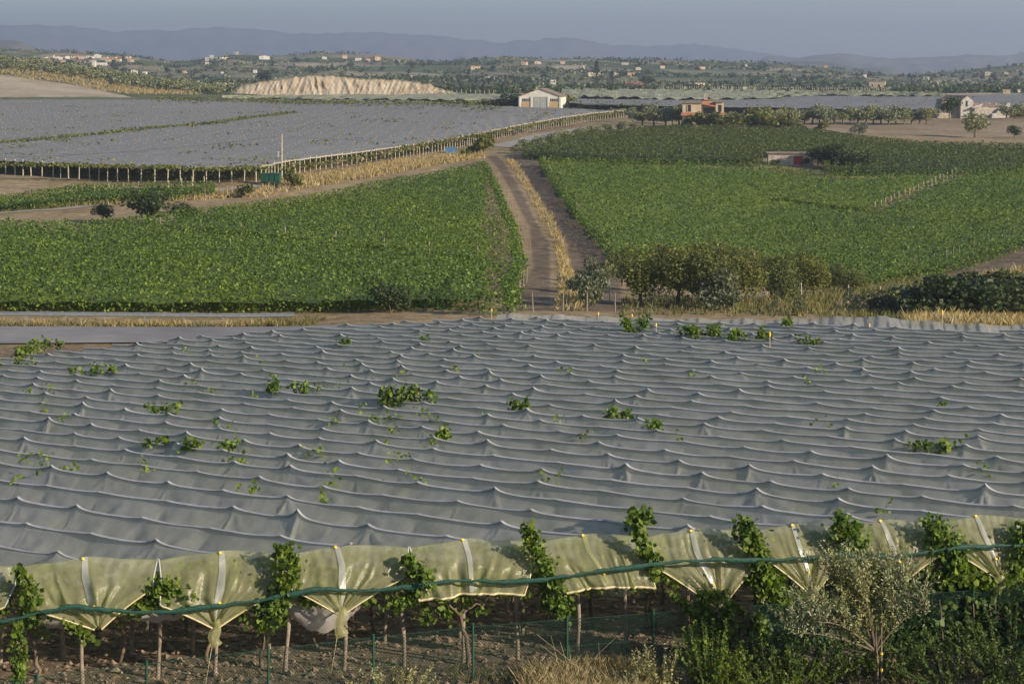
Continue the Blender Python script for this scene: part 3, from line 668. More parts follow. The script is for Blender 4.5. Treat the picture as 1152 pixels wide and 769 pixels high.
# ------------------------------------------------------------------ buildings
def house(name, p, w, h, d, wall, roof, label, cat='house', rz=0, gable=0, group=None, flat_over=.15, windows=(), doors=(), chim=None, gable_front=True):
    e = empty(name, tuple(p), rz); tag(e, label, cat, group); b = MB()
    if gable and gable_front:
        b.prism([(-w/2,-1),(w/2,-1),(w/2,h),(0,h+gable),(-w/2,h)], -d/2, d/2)
    elif gable:
        b.box(-w/2, w/2, -d/2, d/2, -1, h)
    else: b.box(-w/2, w/2, -d/2, d/2, -1, h)
    b.build('wall', M[wall], e); r = MB(); o_ = flat_over+.2; t = .18
    if gable and gable_front:
        sl = gable/(w/2)
        for sg_ in (-1, 1): r.prism([(sg_*(w/2+o_),h-sl*o_+.02),(sg_*.003,h+gable+.02),(sg_*.003,h+gable+t+.05),(sg_*(w/2+o_),h-sl*o_+t)], -d/2-o_, d/2+o_)
    elif gable:
        V = [(-w/2-o_,-d/2-o_,h),(w/2+o_,-d/2-o_,h),(w/2+o_,d/2+o_,h),(-w/2-o_,d/2+o_,h),(-w/2-o_,0,h+gable),(w/2+o_,0,h+gable)]
        r.add(V, q=[(0,1,5,4),(2,3,4,5),(0,3,2,1)], t=[(0,4,3),(1,2,5)])
    else: r.box(-w/2-o_, w/2+o_, -d/2-o_, d/2+o_, h+.003, h+.22)
    ro = r.build('roof', M[roof], e)
    if chim: MB().box(chim[0]-.35, chim[0]+.35, -.35, .35, h, h+chim[1]).build('chimney', M['stone'], ro)
    for (x, z, ww, hh, mtn) in windows:
        f_ = MB(); f_.box(x-ww/2-.08, x+ww/2+.08, -d/2-.05, -d/2-.003, z-.08, z+hh+.08).build('window', M[mtn], e)
        MB().box(x-ww/2, x+ww/2, -d/2-.08, -d/2-.053, z, z+hh).build('pane', M['glass'], e.children[-1])
    for (x, ww, hh, mtn) in doors:
        MB().box(x-ww/2, x+ww/2, -d/2-.07, -d/2-.003, 0, hh).build('door', M[mtn], e)
    return e
# warehouse
pw = G(611, 122.5, 0, 480); s_ = pw[1]/F
ww_ = 47*s_; eh = 14*s_; rh = 22.5*s_
e = house('warehouse', pw, ww_, eh, 20, 'white', 'oldtile', 'white gabled warehouse with tall grey sliding doors and dark windows', 'warehouse', R(-7), rh-eh)
def wbox(nm, mt, x0, x1, z0, z1, y0=.02, y1=.1, par=None):
    return MB().box(x0, x1, -10-y1, -10-y0+.015, z0, z1).build(nm, M[mt], par or e)
for sx in (-1, 1):
    dr = wbox('door', 'greypaint', min(0, sx*ww_*.155)+.03*(sx > 0), max(0, sx*ww_*.155)-.03*(sx < 0), 0, eh*.98)
    for k_ in (.25, .5, .75): MB().box(sx*ww_*.155*k_-.04, sx*ww_*.155*k_+.04, -10.16, -10.103, 0.1, eh*.96).build('door_rib', M['white'], dr)
    wn = wbox('window', 'glass', sx*ww_*.33-ww_*.085, sx*ww_*.33+ww_*.085, eh*.62, eh*.84)
    for k_ in (-.5, 0, .5): MB().box(sx*ww_*.33+k_*ww_*.1-.06, sx*ww_*.33+k_*ww_*.1+.06, -10.16, -10.103, eh*.62, eh*.84).build('window_bar', M['white'], wn)
    wbox('boarded_opening', 'ochre', sx*ww_*.33-ww_*.095, sx*ww_*.33+ww_*.095, 0, eh*.56)
for x in (-.48, -.2, .2, .48): wbox('pilaster', 'white', x*ww_-.25, x*ww_+.25, 0, eh*.99, .01, .3)
p = G(577, 121, 0, 480); 
p2 = G(651, 121.5, 0, 480); house('shed', p2, 10*s_, 7*s_, 3, 'sand', 'sand', 'small sand-coloured shed right of the warehouse tree', 'shed')
# two-storey tan house
ph = G(790, 143, 0, 400); s2 = ph[1]/F
e = empty('farmhouse', tuple(ph), R(-6)); tag(e, 'tan farmhouse with red sloping lean-to roof above the green bushes', 'house')
def hb(nm, mt, x0, x1, z0, z1, y0, y1, par=None):
    return MB().box(x0*s2, x1*s2, y0, y1, z0*s2, z1*s2).build(nm, M[mt], par or e)
hb('wall', 'sand', -22, -1, -1, 27, -3, 4); hb('wall', 'sand', -1, 15, -1, 24, -1.2, 4.1); hb('wall', 'sand', 15, 24, -1, 28, -2.6, 4.2)
hb('balcony', 'brickred', -23.5, -.5, 13, 16.5, -4.2, -3.01); hb('balcony', 'brickred', 14.5, 25, 13, 16.5, -3.8, -2.61)
r1 = hb('roof', 'oldtile', -23.5, 0, 27.05, 28.6, -3.5, 4.5); hb('roof', 'oldtile', 14, 25, 28.05, 29, -3.1, 4.6)
hb('roof', 'oldtile', 0, 14, 30, 31, 1, 4.6); hb('wall', 'sand', 0, 14, 24, 30, 1.3, 4.0)
b = MB(); V = [(-1*s2,-3.1,26.5*s2),(15.5*s2,-3.1,23.5*s2),(15.5*s2,1.5,27*s2),(1*s2,1.5,30*s2)]; V += [(x,y,z-.2) for x,y,z in V]
b.add(V, q=[(0,1,2,3),(7,6,5,4),(0,4,5,1),(1,5,6,2),(2,6,7,3),(3,7,4,0)]).build('lean_to_roof', M['tile'], e)
hb('porch_opening', 'glass', 1, 14, 14, 22, -1.26, -1.205)
wn = hb('door', 'glass', -17, -12.5, 17.5, 25, -3.08, -3.003); hb('shutter', 'stone', -17, -16, 17.5, 25, -3.14, -3.083, wn)
hb('window', 'glass', 18, 21.5, 17.5, 25, -2.68, -2.603)
hb('chimney', 'stone', 2, 6, 30.5, 37, .5, 1.6, r1)
# ruined farmstead
pr = G(1085, 133, 0, 400); s3 = pr[1]/F
e = empty('ruined_farmhouse', tuple(pr), R(8)); tag(e, 'ruined stone farmhouse with white gable and a collapsed roof on the right', 'ruin')
def rb(nm, mt, x0, x1, z0, z1, y0, y1, par=None): return MB().box(x0*s3, x1*s3, y0, y1, z0*s3, z1*s3).build(nm, M[mt], par or e)
b = MB(); b.prism([(-6*s3,-1),(9*s3,-1),(9*s3,19.5*s3),(2*s3,24.5*s3),(-6*s3,19*s3)], -1, 6); b.build('gable_wall', M['plaster'], e)
rb('doorway', 'glass', 0, 2.4, 13, 19.5, -1.06, -1.003)
b = MB(); V = [(2*s3,-1.2,25*s3),(-6.8*s3,-1.2,18.8*s3),(-6.8*s3-4,6,18.8*s3),(2*s3-4,6,25*s3)]; V += [(x,y,z+.2) for x,y,z in V]
b.add(V, q=[(0,1,2,3),(7,6,5,4),(0,4,5,1),(1,5,6,2),(2,6,7,3),(3,7,4,0)]).build('roof', M['oldtile'], e)
b = MB(); b.prism([(-34*s3,-1),(-6*s3,-1),(-6*s3,19*s3),(-13*s3,21*s3),(-24*s3,20*s3),(-27*s3,10*s3)], 1, 6); b.build('stone_wing', M['stone'], e)
rb('roof', 'oldtile', -25, -10, 20.2, 21.4, .6, 6.3)
b = MB(); b.prism([(9*s3,-1),(49*s3,-1),(49*s3,13*s3),(30*s3,12*s3),(9*s3,13*s3)], -2, 5); b.build('barn_wall', M['stone'], e)
b = MB(); b.prism([(27*s3,-1),(48*s3,-1),(49*s3,17.5*s3),(46*s3,17*s3),(42*s3,12*s3),(36*s3,11*s3),(33*s3,6*s3),(28*s3,5*s3)], -3.2, -2.01); b.build('broken_wall', M['plaster'], e)
b = MB(); b.prism([(5*s3,11*s3),(16*s3,13.5*s3),(17*s3,16.5*s3),(12*s3,15*s3),(5*s3,12.5*s3)], -3, -2.02); b.build('broken_wall', M['plaster'], e)
P_ = np.zeros((14, 26, 3)); 
for i in range(14):
    for j in range(26):
        P_[i, j] = ((10+j*1.45)*s3, -1.9+i*.5, (12.6+i*.38+rng.normal()*.35)*s3)
MB().grid(P_).build('collapsed_roof', M['oldtile'], e)
rb('post', 'stone', 10.5, 12, 12, 21.5, 5.1, 5.6)
# hut with a red door
pn = G(889, 185, 0, 300); s4 = pn[1]/F
e = house('hut', pn, 50*s4, 12.5*s4, 3.2, 'stone', 'oldtile', 'low grey stone hut with a red door among the vines', 'hut', R(-5))
dr = MB().box(3*s4, 13*s4, -1.68, -1.605, 0, 9.5*s4).build('door', M['red'], e); MB().box(2*s4, 17*s4, -2.1, -1.61, 9.6*s4, 10.8*s4).build('lintel', M['stone'], e)
# stone tower block and outbuilding
pt = G(987, 103.5, 0, 900); s5 = pt[1]/F
e = house('stone_tower_house', pt, 18*s5, 12*s5, 7, 'sand', 'stone', 'square tan stone tower house on the far crest right of the white posts', 'house', R(-14), windows=[(1, 3, .8, 1.2, 'sand'), (-2.5, 3, .8, 1.2, 'sand')], doors=[(2.2, 1.4, 2.4, 'oldtile')])
house('ruined_outbuilding', G(999, 104, 0, 900), 9*s5, 4*s5, 4, 'stone', 'stone', 'low broken stone outbuilding beside the square tower house', 'ruin')
# green steel container, utility pole with its transformer, overhead line
pc_ = G(305, 208, 0, 230); s6 = pc_[1]/F
e = empty('green_container', tuple(pc_), R(-4)); tag(e, 'dark green steel container at the foot of the utility pole', 'container')
MB().box(-10.5*s6, 10.5*s6, -.9, .9, 0, 12*s6).build('body', M['greenmetal'], e)
MB().box(-11*s6, 11*s6, -1, 1, 12*s6+.003, 12*s6+.12).build('lid', M['greenmetal'], e)
for x in (-6, 0, 6): MB().box(x*s6-.05, x*s6+.05, -.97, -.903, .1, 11.6*s6).build('rib', M['greenmetal'], e)
pl = G(317, 202, 0, 230); s7 = pl[1]/F; hpole = 51*s7
e = empty('utility_pole', tuple(pl)); tag(e, 'tall pale utility pole with a small transformer above the green container', 'utility pole')
MB().tube([(0,0,-.3),(0,0,hpole)], [.16,.1], 8).build('pole', M['palewood'], e)
tb = MB(); tb.tube([(-.62,-.1,hpole*.5),(-.62,-.1,hpole*.62)], .22, 10).build('transformer', M['galv'], e); MB().box(-.6, 0, -.14, -.06, hpole*.55, hpole*.57).build('bracket', M['glass'], e)
MB().box(-.7, .7, -.06, .06, hpole*.95, hpole*.97).build('crossarm', M['oldwood'], e)
a0 = np.array(pl)+[0, 0, hpole*.96]; far_ = P(-300, 168, 300.); pole2 = P(830, 108, 620.)
def wire(a, b, sag, label):
    t = np.linspace(0, 1, 30)[:, None]; w = a*(1-t)+b*t; w[:, 2] -= (sag*4*t*(1-t))[:, 0]
    tag(MB().tube(w, .018, 4).build('overhead_wire', M['glass']), label, 'wire')
wire(a0, far_, 2.5, 'thin wire running left from the utility pole over the netting')
wire(a0, pole2+[0, 0, 2], 7, 'thin wire running right from the utility pole towards the far mast')
mst = G(838, 104, 0, 700); MB_ = MB(); MB_.tube([(0,0,0),(0,0,18*mst[1]/F)], [.22,.12], 6)
e = empty('utility_mast', tuple(mst)); tag(e, 'thin tall mast rising from the white trellis posts right of the tan house', 'mast'); MB_.build('pole', M['palewood'], e)
MB().box(-1.0, 1.0, -.5, .5, 0, 3.2).build('base_box', M['cream'], e)
for x_ in (1037, 1041.5): 
    q_ = G(x_, 104, 0, 800); o = MB().tube([(0,0,0),(0,0,7.5)], .22, 6).build('far_pole', M['oldwood']); o.location = tuple(q_); tag(o, 'one of two brown poles left of the small orange building', 'pole', 'pair of brown poles')
# small blue box in the fence of the curved netting
o = empty('blue_crate_stack', tuple(G(507, 172, 0, 250))); tag(o, 'small blue crate beside the curved netting edge left of the fig tree', 'crate')
MB().box(-1.2,1.2,-.3,.3,0,1.1).build('crate', M['blue'], o); MB().box(-1.25,1.25,-.35,.35,1.103,1.2).build('rim', M['galv'], o)
# far houses: (px, py base, width px, height px, wall, roof kind, label)
VH = []
vl = 'tiny pale house with terracotta roof in the village behind the olive hill'
for x in (50,58,66,76,84,92,101,110,118,127,136,144): VH.append((x, 66+random.uniform(-1,1.5), random.uniform(5,9), random.uniform(2.6,4), random.choice(['cream','white','sand']), random.choice(['tile','oldtile']), vl, 'village behind the olive hill'))
for x in (55,70,88,104,122,133,147,99): VH.append((x, 70+random.uniform(-1,2), random.uniform(5,8), random.uniform(2.4,3.4), random.choice(['cream','white','sand']), random.choice(['tile','oldtile']), vl, 'village behind the olive hill'))
for a in [(112,73,16,2.5,'white','galv','long pale farm building below the left village'), (106,75,3.5,6,'white','white','narrow white tower below the left village'), (151,83.5,7,4.5,'white','oldtile','white house on the slope below the left village'),
          (163,84,4,3,'white','white','small white cube house right of the white slope house'), (158,86,5,3,'cream','tile','cream house just below the white slope house'),
          (242,68,20,3.4,'white','white','long white building on the far hill above the cliff'), (238,60,3.5,2.4,'white','white','white speck of a house on the far hilltop, left one'), (266,59,3.5,3,'white','white','white speck of a house on the far hilltop, right one'),
          (255,67,5,2.5,'cream','tile','cream house at the right end of the long white building'),(233,73,4,3,'white','oldtile','small house below the long white building'),(208,82,5,2.5,'cream','tile','small cream house in the fields left of the round tree'),
          (297,67,12,3.5,'white','tile','wide white house with red roof right of the long building'), (287,82,4,3.5,'white','blue','white house with a blue roof above the cliff'),(250,83,3,2.5,'white','tile','little white house left of the round dark tree'),
          (365,67,5,3,'white','tile','white house on the far ridge, left of three'), (388,66,5,4,'cream','tile','cream house with red roof on the far ridge'), (403,69,7,3.5,'white','white','plain white block on the far ridge'), (425,68,6,4.5,'cream','tile','tall cream house at the right of the far ridge'),
          (414,69,4,3,'cream','tile','small cream house between ridge blocks'),(448,70,4,3,'white','oldtile','small white house at the end of the far ridge'),
          (535,78,11,3.6,'cream','tile','cream house with bright red roof on the middle hill'), (464,89,5,3.5,'white','white','small white house above the right end of the cliff'), (552,89,13,2.5,'white','galv','low white shed right of the cliff'),
          (590,73,6,3.5,'cream','tile','cream house above the warehouse, left'), (605,72,7,3,'white','tile','white house above the warehouse'), (633,72,5,3,'cream','tile','cream house with red roof over the warehouse tree'),
          (622,95,6,5,'white','galv','bright white house just behind the warehouse'), (640,80,34,6,'stone','white','long pale quarry wall on the hillside behind the warehouse'), (668,86,14,4,'cream','white','cream block below the quarry wall'),
          (692,86,7,4,'cream','oldtile','cream house right of the conifer'), (710,86,9,4,'cream','tile','cream house with red roof right of the conifer'), (703,73,7,2.6,'white','tile','white house high on the hill behind the round tree'),
          (712,96,18,3,'brickred','tile','long low red-roofed house left of the round tree'),(745,77,5,3,'cream','tile','small cream house on hillside right of the conifer'),(718,79,6,3,'cream','tile','small cream house over the red-roofed one'),
          (786,96,12,3,'cream','oldtile','flat ochre house left of the white trellis posts'), (790,78,6,3,'cream','tile','pale house on the middle hill left of the mast'),(838,75,4,2.5,'white','tile','white speck of a house left of the bare slope'),
          (929,76,4,2.6,'orange','tile','orange speck of a house on the dark far hill'), (909,88,3,4,'cream','tile','small cream house under the dark far hill'), (973,87,3.5,3,'white','white','white cube left of the tower house'),
          (1043,90,8,3,'white','white','white flat building among trees right of the tower house'), (1051,103,6.5,4,'orange','tile','small orange building behind the grey netting'), (1112,85,8,4,'cream','oldtile','cream house with brown roof on the right hilltop'),
          (1131,84,5,2.5,'stone','oldtile','low stone house right of the hilltop cream house'), (1132,105,8,4,'sand','sand','tan block at the edge of the right netting'), (1145,104,3,3,'white','white','small white hut at the far right netting'), (1065,96,5,2.5,'cream','oldtile','small cream house on the right hillside, left of pair'), (1096,95,6,3,'cream','oldtile','small cream house on the right hillside, right of pair')]:
    VH.append(a+(None,))
for (x, y, w, h, wall, roof, lab, grp) in VH:
    p = G(x, y, 0, 620); s = p[1]/F
    g_ = .0 if roof in ('white','galv','blue','sand') else h*s*.3
    house('far_house', p, w*s, (h*s-g_*.5), max(5, w*s*.6), wall, roof if roof in M else 'tile', lab, 'house', random.uniform(-.3,.3), g_, grp, gable_front=random.random() < .3,
          windows=[(-w*s*.22, h*s*.35, w*s*.12, h*s*.22, 'sand')] if w > 5.5 else ())

# ------------------------------------------------------------------ guard rail, verge, trees of the valley
e = empty('guard_rail', (-30, 135.4, float(gz(-30, 135.4)))); tag(e, 'long galvanised guard rail beside the road on the left', 'guard rail')
ex, ey, ez = e.location
xr = np.linspace(-62, -16.6, 120); zr = gz(xr, 135.4)
prof = [(0,.78),(-.06,.72),(-.02,.66),(-.02,.62),(-.06,.56),(0,.5)]
MB().grid(np.stack([np.stack([xr-ex, np.full(120, a), zr+z-ez], -1) for a, z in prof])).build('rail_beam', M['galv'], e)
for x in np.arange(-61, -16.6, 3.0):
    z = float(gz(x, 135.5)); MB().box(x-ex-.05, x-ex+.05, .02, .12, z-ez-.1, z-ez+.74).build('leg', M['galv'], e)
tufts([(-68,132.2),(-17,132.8),(-17,135),(-68,134.8)], 900, .3, M['dry'], w=.025, blades=9)
tufts([(-68,131.8),(-17,132.4),(-17,135),(-68,134.8)], 700, .28, M['weed'], w=.025, blades=9)
tufts([(-19.5,132),(-14.5,132),(-14.5,137),(-19.5,137)], 70, .35, M['weed'], w=.02, blades=22)
tufts(W((612,240),(622,240),(640,290),(656,330),(655,350),(626,350),(630,300),(622,270)), 480, .42, M['dry'], w=.05)
tufts(W((568,180),(576,180),(606,222),(622,250),(610,252),(596,222)), 300, .38, M['dry'], w=.05)
tufts(W((0,236),(300,222),(540,178),(540,172),(320,200),(290,212),(100,224),(-60,232)), 2600, .55, M['dry'], w=.07)
tufts(W((320,214),(545,178),(545,172),(420,186),(325,203)), 1800, .7, M['dry'], w=.08)
tufts(W((860,350),(1000,330),(1152,318),(1300,318),(1300,300),(1152,308),(1040,318),(940,330),(860,340)), 2400, .6, M['weed'], w=.05)
tufts(W((1060,322),(1300,312),(1300,296),(1152,306)), 900, .8, M['dry'], w=.05)
tufts([gp(p_, y_)[:2] for p_, y_ in ((700,137),(1300,137),(1300,146),(1060,150),(880,160),(700,152))], 1500, .4, M['weed'], w=.04)
tufts([gp(p_, y_)[:2] for p_, y_ in ((1020,131),(1300,131),(1300,141),(1020,140))], 1500, .6, M['dry'], w=.04)
tufts(W((-60,83),(20,87),(70,93),(150,106),(230,107),(190,99),(100,86),(0,77),(-60,75)), 1700, .8, M['dry'], w=.2)

def T(kind, px, py, hpx, name, label, cat='tree', group=None, wide=1.0, y0=118, variant=None):
    p = G(px, py, 0, y0); k_ = {'darkbush':1.45,'walnut':1.0,'greybush':1.2,'bush':1.25,'olive':1.12}.get(kind, 1.1); return tree(kind, p, hpx*k_*p[1]/F, name, label, cat, group, wide, variant)
T('dark', 166, 253, 42, 'fig_tree', 'broad dark green tree at the top of the left vineyard', wide=1.3)
T('dark', 206, 252, 26, 'bush', 'low dark bush right of the broad dark tree in the left vineyard', 'bush', wide=1.2)
T('dark', 116, 250, 22, 'bush', 'low bush left of the broad dark tree in the left vineyard', 'bush', wide=1.1)
T('bush', 275, 223, 16, 'bush', 'grey-green bush left of the green container', 'bush')
T('bush', 330, 213, 22, 'bush', 'rounded bush right of the utility pole', 'bush', wide=.9)
T('bush', 543, 176, 24, 'fig_tree', 'upright leafy tree beside the curved netting edge', wide=.9)
T('bush', 525, 178, 9, 'bush', 'small bush left of the upright leafy tree', 'bush')
T('dark', 298, 95, 15, 'round_tree', 'round dark tree at the left end of the pale cliff', wide=1.2, y0=700)
T('darkbush', 247, 103, 7, 'bush', 'flat green bush just left of the pale cliff', 'bush', wide=3, y0=700)
T('pine', 671, 97, 26, 'conifer', 'tall layered conifer behind the pale netting', y0=700)
T('pine', 689, 97, 15, 'conifer', 'shorter conifer right of the tall layered one', y0=700, wide=1.5)
T('dark', 728, 97, 13, 'round_tree', 'round green tree on the skyline right of the conifers', wide=1.3, y0=700)
T('bush', 641, 122, 15, 'leafy_tree', 'leafy tree at the right corner of the warehouse', y0=480, wide=1.0)
T('darkbush', 577, 121, 13, 'bush', 'dark bush left of the warehouse', 'bush', y0=480, wide=1.2)
T('darkbush', 560, 121, 9, 'bush', 'low dark hedge clump further left of the warehouse', 'bush', y0=480, wide=2.2)
T('bush', 598, 122.4, 6, 'bush', 'small shrub in front of the warehouse left window', 'bush', y0=480)
# the mass of bushy trees under the right vineyard
for i, (x, y, h, w, k) in enumerate([(720,343,66,1.1,'walnut'),(762,345,72,1.0,'walnut'),(800,347,70,.9,'walnut'),(838,344,62,1.0,'walnut'),(880,342,58,1.0,'walnut'),(915,338,52,1.0,'walnut'),(700,322,50,.9,'walnut'),(745,330,60,1.0,'walnut'),(860,328,50,1.1,'walnut'),(780,335,66,.9,'walnut'),(940,330,38,1.0,'walnut'),(960,334,34,1.1,'walnut'),(905,325,44,1.1,'walnut'),(820,322,56,1.1,'walnut')]):
    T(k, x, y, h, 'bushy_tree', 'bushy olive-brown tree in the row at the foot of the right vineyard', group='bushy trees below the right vineyard', wide=w, y0=140)
for x, y, h in ((808,349,46),(816,349,38)):
    T('greybush', x, y, h, 'grey_shrub', 'grey-green shrub standing in front of the bushy tree row', 'shrub', 'grey shrubs before the bushy trees', wide=.9, y0=140)
for x, y, h in ((660,345,48),(672,330,40),(645,330,20)):
    T('greybush', x, y, h, 'grey_shrub', 'grey wild shrub between the dirt track and the bushy trees', 'shrub', 'grey shrubs at the end of the track', wide=.7, y0=140)
T('dark', 694, 305, 22, 'bush', 'dark bush at the lower left corner of the right vineyard', 'bush', wide=.8, y0=150)
for x, y, h, w in ((1052,358,40,1.2),(1078,359,42,1.3),(1105,359,38,1.3),(1130,358,36,1.3),(1150,357,38,1.3),(1172,352,40,1.3),(1035,356,26,1.0),(1092,352,38,1.2),(1120,351,36,1.2)):
    T('darkbush', x, y, h, 'dark_hedge_bush', 'dark rounded bush in the thicket at the right edge behind the film', 'bush', 'dark thicket at the right', wide=w, y0=135)
for x, y, h in ((980,350,28),(1000,352,24),(1018,352,20),(960,346,20),(900,352,16),(870,352,14),(1010,345,24)):
    T('greybush', x, y, h, 'scrub_bush', 'wild scrub bush left of the dark thicket', 'bush', 'wild scrub left of the thicket', y0=135)
T('darkbush', 440, 352, 26, 'bush', 'brownish bush at the near edge of the left vineyard', 'bush', y0=135, wide=.9)
T('bush', 1010, 350, 22, 'bush', 'brown weedy bush between stakes above the film', 'bush', y0=135)
# trees round the farmhouse and olive row
for x, y, h in [(x, 141+random.uniform(-1,1), random.uniform(13,18)) for x in np.arange(862, 1046, 8.6)]:
    T('olive', x, y-1, h+3, 'olive_tree', 'silvery olive tree in the straight row above the brown field', group='olive row above the brown field', y0=400, wide=1.1)
for x in (1132, 1142, 1154, 1166): T('olive', x, 134, 16, 'olive_tree', 'olive tree standing at the right of the ruined farmhouse', group='olives right of the ruin', y0=400, wide=1.1)
T('dark', 1068, 134, 26, 'ivy_tree', 'dark tree smothering the left side of the ruined farmhouse', y0=400, wide=.95)
T('olive', 1097, 155, 29, 'olive_tree', 'lone olive with bare trunk standing in the brown field', y0=380, wide=.95)
T('dark', 1141, 156, 16, 'bush', 'dark green bush at the right edge of the brown field', 'bush', y0=380)
T('greybush', 966, 151, 12, 'grey_shrub', 'pale round shrub at the near edge of the brown field', 'shrub', y0=380, wide=1.2)
T('bush', 925, 149, 12, 'bush', 'green bush at the left corner of the brown field', 'bush', y0=380)
for x, y, h, w in ((780,146,18,.9),(792,147,20,.9),(806,147,21,1.1),(822,147,19,1.2),(842,147,18,1.2),(862,147,20,1.2),(880,147,16,1.2),(770,146,12,.9),(896,148,13,1.1),(852,143,22,1.1)):
    T('bush', x, y, h, 'leafy_bush', 'leafy yellow-green bush in the hedge below the tan farmhouse', 'bush', 'hedge below the tan farmhouse', wide=w, y0=380)
for x, y, h in ((722,142,20),(736,143,22),(748,143,21),(757,140,22),(712,138,16),(764,143,24)):
    T('olive', x, y, h, 'olive_tree', 'olive tree in the grove just left of the tan farmhouse', group='olives left of the tan farmhouse', y0=400, wide=1.1)
for x, y, h in ((592,170,14),(604,168,14),(620,164,15),(636,161,15),(652,157,14),(668,154,14),(684,151,13),(700,149,13),(716,150,12),(580,173,11),(610,172,13)):
    T('olive', x, y, h, 'olive_tree', 'olive tree lining the gravel path above the upper vineyard', group='olives beside the gravel path', y0=330, wide=1.2)
for x, y, h, w in ((935,190,30,1.1),(952,192,27,1.1),(972,192,20,1.2),(920,189,24,1.0),(962,193,22,1.1)):
    T('dark', x, y, h, 'leafy_tree', 'dense leafy tree on the right of the red-door hut', group='trees right of the hut', wide=w, y0=290)
T('bush', 872, 186, 7, 'bush', 'small bush against the left wall of the hut', 'bush', y0=290)
T('bush', 905, 187, 9, 'bush', 'small bush beside the red door of the hut', 'bush', y0=290)
for x in np.arange(816, 872, 9.0): T('olive', x, 141, random.uniform(15, 18), 'olive_tree', 'silvery olive tree just right of the tan farmhouse', group='olives right of the tan farmhouse', y0=400, wide=1.15)
for x in np.arange(658, 704, 7.5): T('darkbush', x, 124.5, 5, 'hedge_bush', 'dark bush in the low hedge right of the small shed', 'bush', 'low dark hedge right of the shed', y0=480, wide=1.5)
# olive hill on the far left
cnt = 0
for row in range(7):
    for x in np.arange(-30, 262, 8.2):
        ytop = np.interp(x, [-30,0,60,130,200,262], [66,68,75,86,98,106]); lo_ = np.interp(x, [-30,0,60,130,200,262], [83,84,89,97,104,108])
        y = ytop+(lo_-ytop)*(row+.5)/7+random.uniform(-.5,.5)
        if row > 4 and x < 120: continue
        if lo_-ytop < 3 and row > 2: continue
        T('farolive', x+random.uniform(-2,2)+(row % 2)*4, y, random.uniform(7.5,9.5), 'olive_tree', 'silvery olive tree in the grove covering the hill at far left', group='olive grove on the left hill', y0=720, wide=1.15); cnt += 1
# scattered trees on the far plain and hills
reg = [(200,300,84,104,16),(300,560,70,88,32),(500,600,92,104,20),(470,560,92,104,14),(600,860,74,96,32),(860,1010,80,95,20),(1000,1152,86,101,44),(30,200,68,84,16),(920,975,94,99,6),(720,860,74,92,10)]
for (x0, x1, y0_, y1_, nn) in reg:
    for i in range(int(nn*.62)):
        p = G(random.uniform(x0, x1), random.uniform(y0_, y1_), 0, 850); tree('far', p, random.uniform(5, 8)*p[1]/F*random.choice([.6, .8, 1.0]), 'far_tree', 'dark tree dotted over the far hills and plain', 'tree', 'scattered trees on the far hills', random.uniform(1, 1.6))
# far scrub and groves that read as one texture
C = []
for i in range(9000):
    Y_ = math.exp(random.uniform(math.log(930), math.log(2350))); u_ = random.uniform(-.34, .34); X_ = u_*Y_
    C.append((X_, Y_))
C = np.array(C); keep = snoise(C[:, 0], C[:, 1], 260, 11) > -.02; C = C[keep]
z = gz(C[:, 0], C[:, 1]); C3 = np.column_stack([C, z+1.2]); C3 = np.repeat(C3, 10, 0)+rng.normal(size=(len(C3)*10, 3))*np.array([2.2, 2.2, 1.1])
tag(leafobj('far_scrub', C3, 2.3, M['dark'], up=.2), 'dark scrub and groves spread over the far hills', 'scrub', None, 'stuff')
C = np.column_stack([rng.uniform(-.34, .34, 5000), np.exp(rng.uniform(math.log(900), math.log(2350), 5000))]); C[:, 0] *= C[:, 1]
C = C[snoise(C[:, 0], C[:, 1], 200, 12) > .1]; C3 = np.column_stack([C, gz(C[:, 0], C[:, 1])+1]); C3 = np.repeat(C3, 9, 0)+rng.normal(size=(len(C3)*9, 3))*np.array([1.8, 1.8, .8])
tag(leafobj('far_olive_groves', C3, 1.8, M['olive'], up=.2), 'grey-green olive groves on the far hills', 'grove', None, 'stuff')

# ------------------------------------------------------------------ the film-covered vineyard in front
B_ = R(33); dv = np.array([-math.cos(B_), math.sin(B_)]); nv = np.array([math.sin(B_), math.cos(B_)])
def Hr(X, Y): return 9.6-.01*X+.047*Y
def edgeY(X): return 46.3+.176*X-.0*X
ed = np.array([1, .176]); ed /= np.linalg.norm(ed); em = np.array([-ed[1], ed[0]])
def Eat(px):   # point of the front edge seen in that column
    u = (px-CX)/F; Y = 46.3/(1-.176*u); return np.array([u*Y, Y])
cpx = [-205, -60, 99, 248, 397, 536, 663, 783, 897, 998, 1103, 1208]
S = [Eat(p) for p in cpx]
st = S[-1]-S[-2]
while S[-1][0] < 92: S.append(S[-1]+ed*2.75)
while S[0][0] > -34: S.insert(0, S[0]-ed*3.2)
S = np.array(S); offs = S@nv
back = np.array([(-90,40),(-60,62),(-27,93),(-20,101),(-13,108),(-2.6,113.5),(6,111.5),(15,108),(29,101.6),(60,96),(120,90)])
back[:, 1] -= .6
first = int(np.argmin(np.abs(S[:, 0]-Eat(99)[0])))
ords = ['first','second','third','fourth','fifth','sixth','seventh','eighth','ninth','tenth','eleventh','twelfth','thirteenth','fourteenth','fifteenth','sixteenth','seventeenth','eighteenth','nineteenth','twentieth','twenty-first','twenty-second','twenty-third','twenty-fourth','twenty-fifth','twenty-sixth','twenty-seventh','twenty-eighth','twenty-ninth','thirtieth','thirty-first','thirty-second','thirty-third','thirty-fourth','thirty-fifth','thirty-sixth','thirty-seventh','thirty-eighth','thirty-ninth','fortieth']
peaks = []; rowinfo = []; rn = 0
